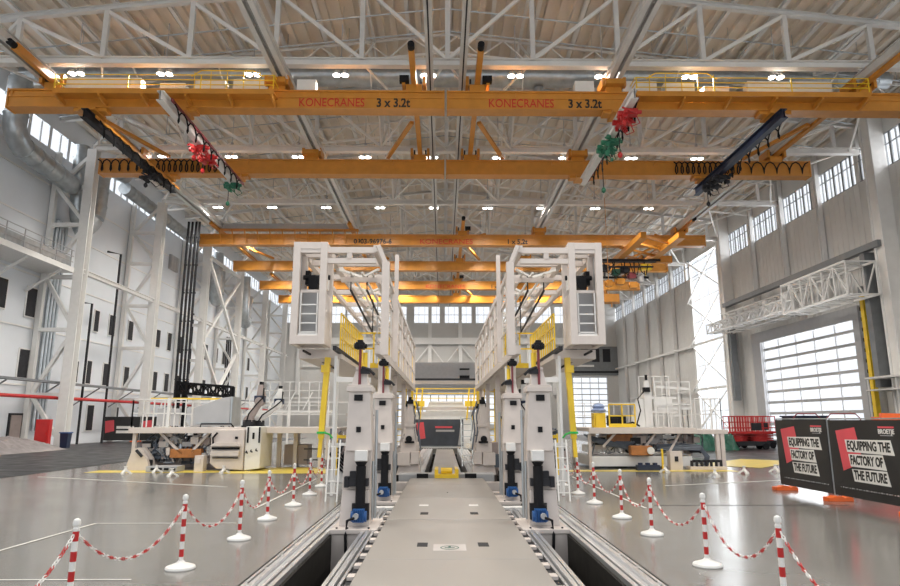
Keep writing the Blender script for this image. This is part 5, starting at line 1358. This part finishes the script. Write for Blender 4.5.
b.lathe([(.26, 2.31), (.34, 2.42), (.22, 2.5), (.3, 2.58), (.18, 2.68), (.05, 2.72)], 9, (6.6, 28.1, 0)); tag(b.build('blue_cover', 'cover_blue', smooth=True), 'crumpled bluish plastic cover on top of the yellow box at the right platform', 'cover')
b = MB(); b.box(7.15, 7.9, 28.5, 29, 1.75, 2.2); b.box(7.2, 7.5, 28.4, 28.5, 1.8, 2.1); tag(b.build('control_box', 'black', bevel=.02), 'black control box behind the yellow railing on the right platform', 'box')
t = root('riveting_unit', (8, 28.5, 0), 'orange and brown machine unit with hoses underneath the right platform', 'machine')
b = MB(); b.box(6.1, 10.4, 27.75, 31, .08, .5); b.box(6, 7.4, 28.2, 29, .65, .95); b.build('skid', 'white', t, bevel=.02)
b = MB(); b.box(7.7, 8.6, 27.3, 27.7, .55, .95); b.box(7.0, 8.0, 28.0, 28.5, 1.0, 1.4); b.build('orange_casing', 'machine_orange', t, bevel=.03)
b = MB(); b.cyl((8.5, 27.2, .75), (8.5, 27.29, .75), .15, 18); b.build('round_cover', 'paper', t)
b = MB()
for k in range(8): b.tube([(5.9+k*.1, 27.9, 1.4-k*.03), (6.3+k*.1, 27.7, 1.1), (6.8+k*.12, 27.7, .95-k*.02), (7.3+k*.1, 27.8, 1.1)], .045, 6)
for k in range(4): b.tube([(8.9, 27.7, .95-k*.06), (9.9, 27.6, 1.0-k*.07), (10.7, 27.6, .95-k*.06), (11.05-k*.05, 27.6, .5), (11.0-k*.05, 27.7, .1)], .045, 6)
b.box(8.9, 9.8, 27.7, 27.9, .7, .78); b.bar((6.1, 27.8, .3), (6.3, 27.8, 1.0), .05); b.build('hose', 'hose', t)
clutter(t, 6.2, 11.0, 27.9, 28.6, .6, 1.4, 18, 8)
t = root('hydraulic_unit', (10.7, 26.8, 0), 'low unit with dark fittings in front of the right platform end', 'floor unit')
b = MB(); b.box(9.1, 9.6, 26.7, 27.1, 0, .75); b.box(9.9, 11.4, 26.7, 27.2, .02, .15); b.build('body', 'cream', t)
b = MB()
for k in range(7): b.cyl((10.0+k*.2, 26.8, .15), (10.0+k*.2, 26.8, .38), .06, 8)
b.box(10.1, 11.3, 26.9, 27.0, .3, .4); b.box(9.28, 9.42, 26.67, 26.7, .35, .55); b.build('fitting', 'dark', t)
b = MB(); b.box(7.7, 8.6, 26.5, 26.8, 0, .22)
for k in range(3): b.cyl((7.85+k*.3, 26.65, .22), (7.85+k*.3, 26.65, .3), .1, 10)
tag(b.build('crate', 'navy'), 'small dark blue crate on the floor in front of the right platform', 'crate')
b = MB(); b.bar((8.75, 26.6, 0), (8.75, 26.6, .85), .07); b.box(8.65, 8.85, 26.5, 26.7, 0, .02)
tag(b.build('marker_post', 'yellow'), 'short yellow post beside the small blue crate', 'post')
# background clutter near left station (pallet racks behind)
t = root('far_platform', (-14, 50, 0), 'white scaffold platform with railings farther behind the left work platform', 'platform')
b = MB()
for z in (3.0, 3.5, 4.0, 4.6): b.bar((-13.5, 45, z), (-8, 45, z), .05)
for k in range(9): b.bar((-13.5+k*.68, 45, 2.6), (-13.5+k*.68, 45, 4.6), .05)
for x in (-13.4, -10.8, -8.1): b.bar((x, 45, 0), (x, 45, 2.6), .12, up=(0, 1, 0))
b.box(-13.6, -7.9, 45, 47, 2.5, 2.65)
for k in range(5): b.bar((-13.4+k*1.2, 45, 2.7), (-12.8+k*1.2, 45, 3.9), .06)
b.build('scaffold', 'white', t)

# white levelling feet on the floor
lf = root('levelling_foot', (0, 0, 0), 'x', 'floor stand', 'white three-legged floor stands')
b = MB(); b.lathe([(.09, .1), (.11, .16), (.07, .22), (.05, .32), (.09, .33), (.09, .36)], 14); b.build('hub', 'paper', lf, smooth=True)
for k in range(3):
    a = 2*math.pi*k/3+.5; b = MB(); b.bar((.05*math.cos(a), .05*math.sin(a), .15), (.24*math.cos(a), .24*math.sin(a), .05), .09, .08); b.cyl((.24*math.cos(a), .24*math.sin(a), 0), (.24*math.cos(a), .24*math.sin(a), .05), .07, 10); b.build('leg', 'paper', lf)
first = True
for (x, y, lab) in [(-12.1, 25.1, 'leftmost of the four before the left platform'), (-11.2, 26.0-.3, 'second from left before the left platform'), (-9.9, 24.0, 'frontmost before the left platform'), (-8.5, 25.4, 'nearest the white machine block'),
                    (8.5, 25.6, 'leftmost before the right platform'), (9.6, 23.6, 'frontmost before the right platform'), (11.3, 25.0, 'before the right end of the right platform'), (12.9, 25.8, 'beside the farther banner')]:
    c = lf if first else copy_tree(lf); first = False
    c.location = (x, y, 0); c.scale = (.8, .8, .8); c['label'] = 'small white three-legged floor stand, %s' % lab
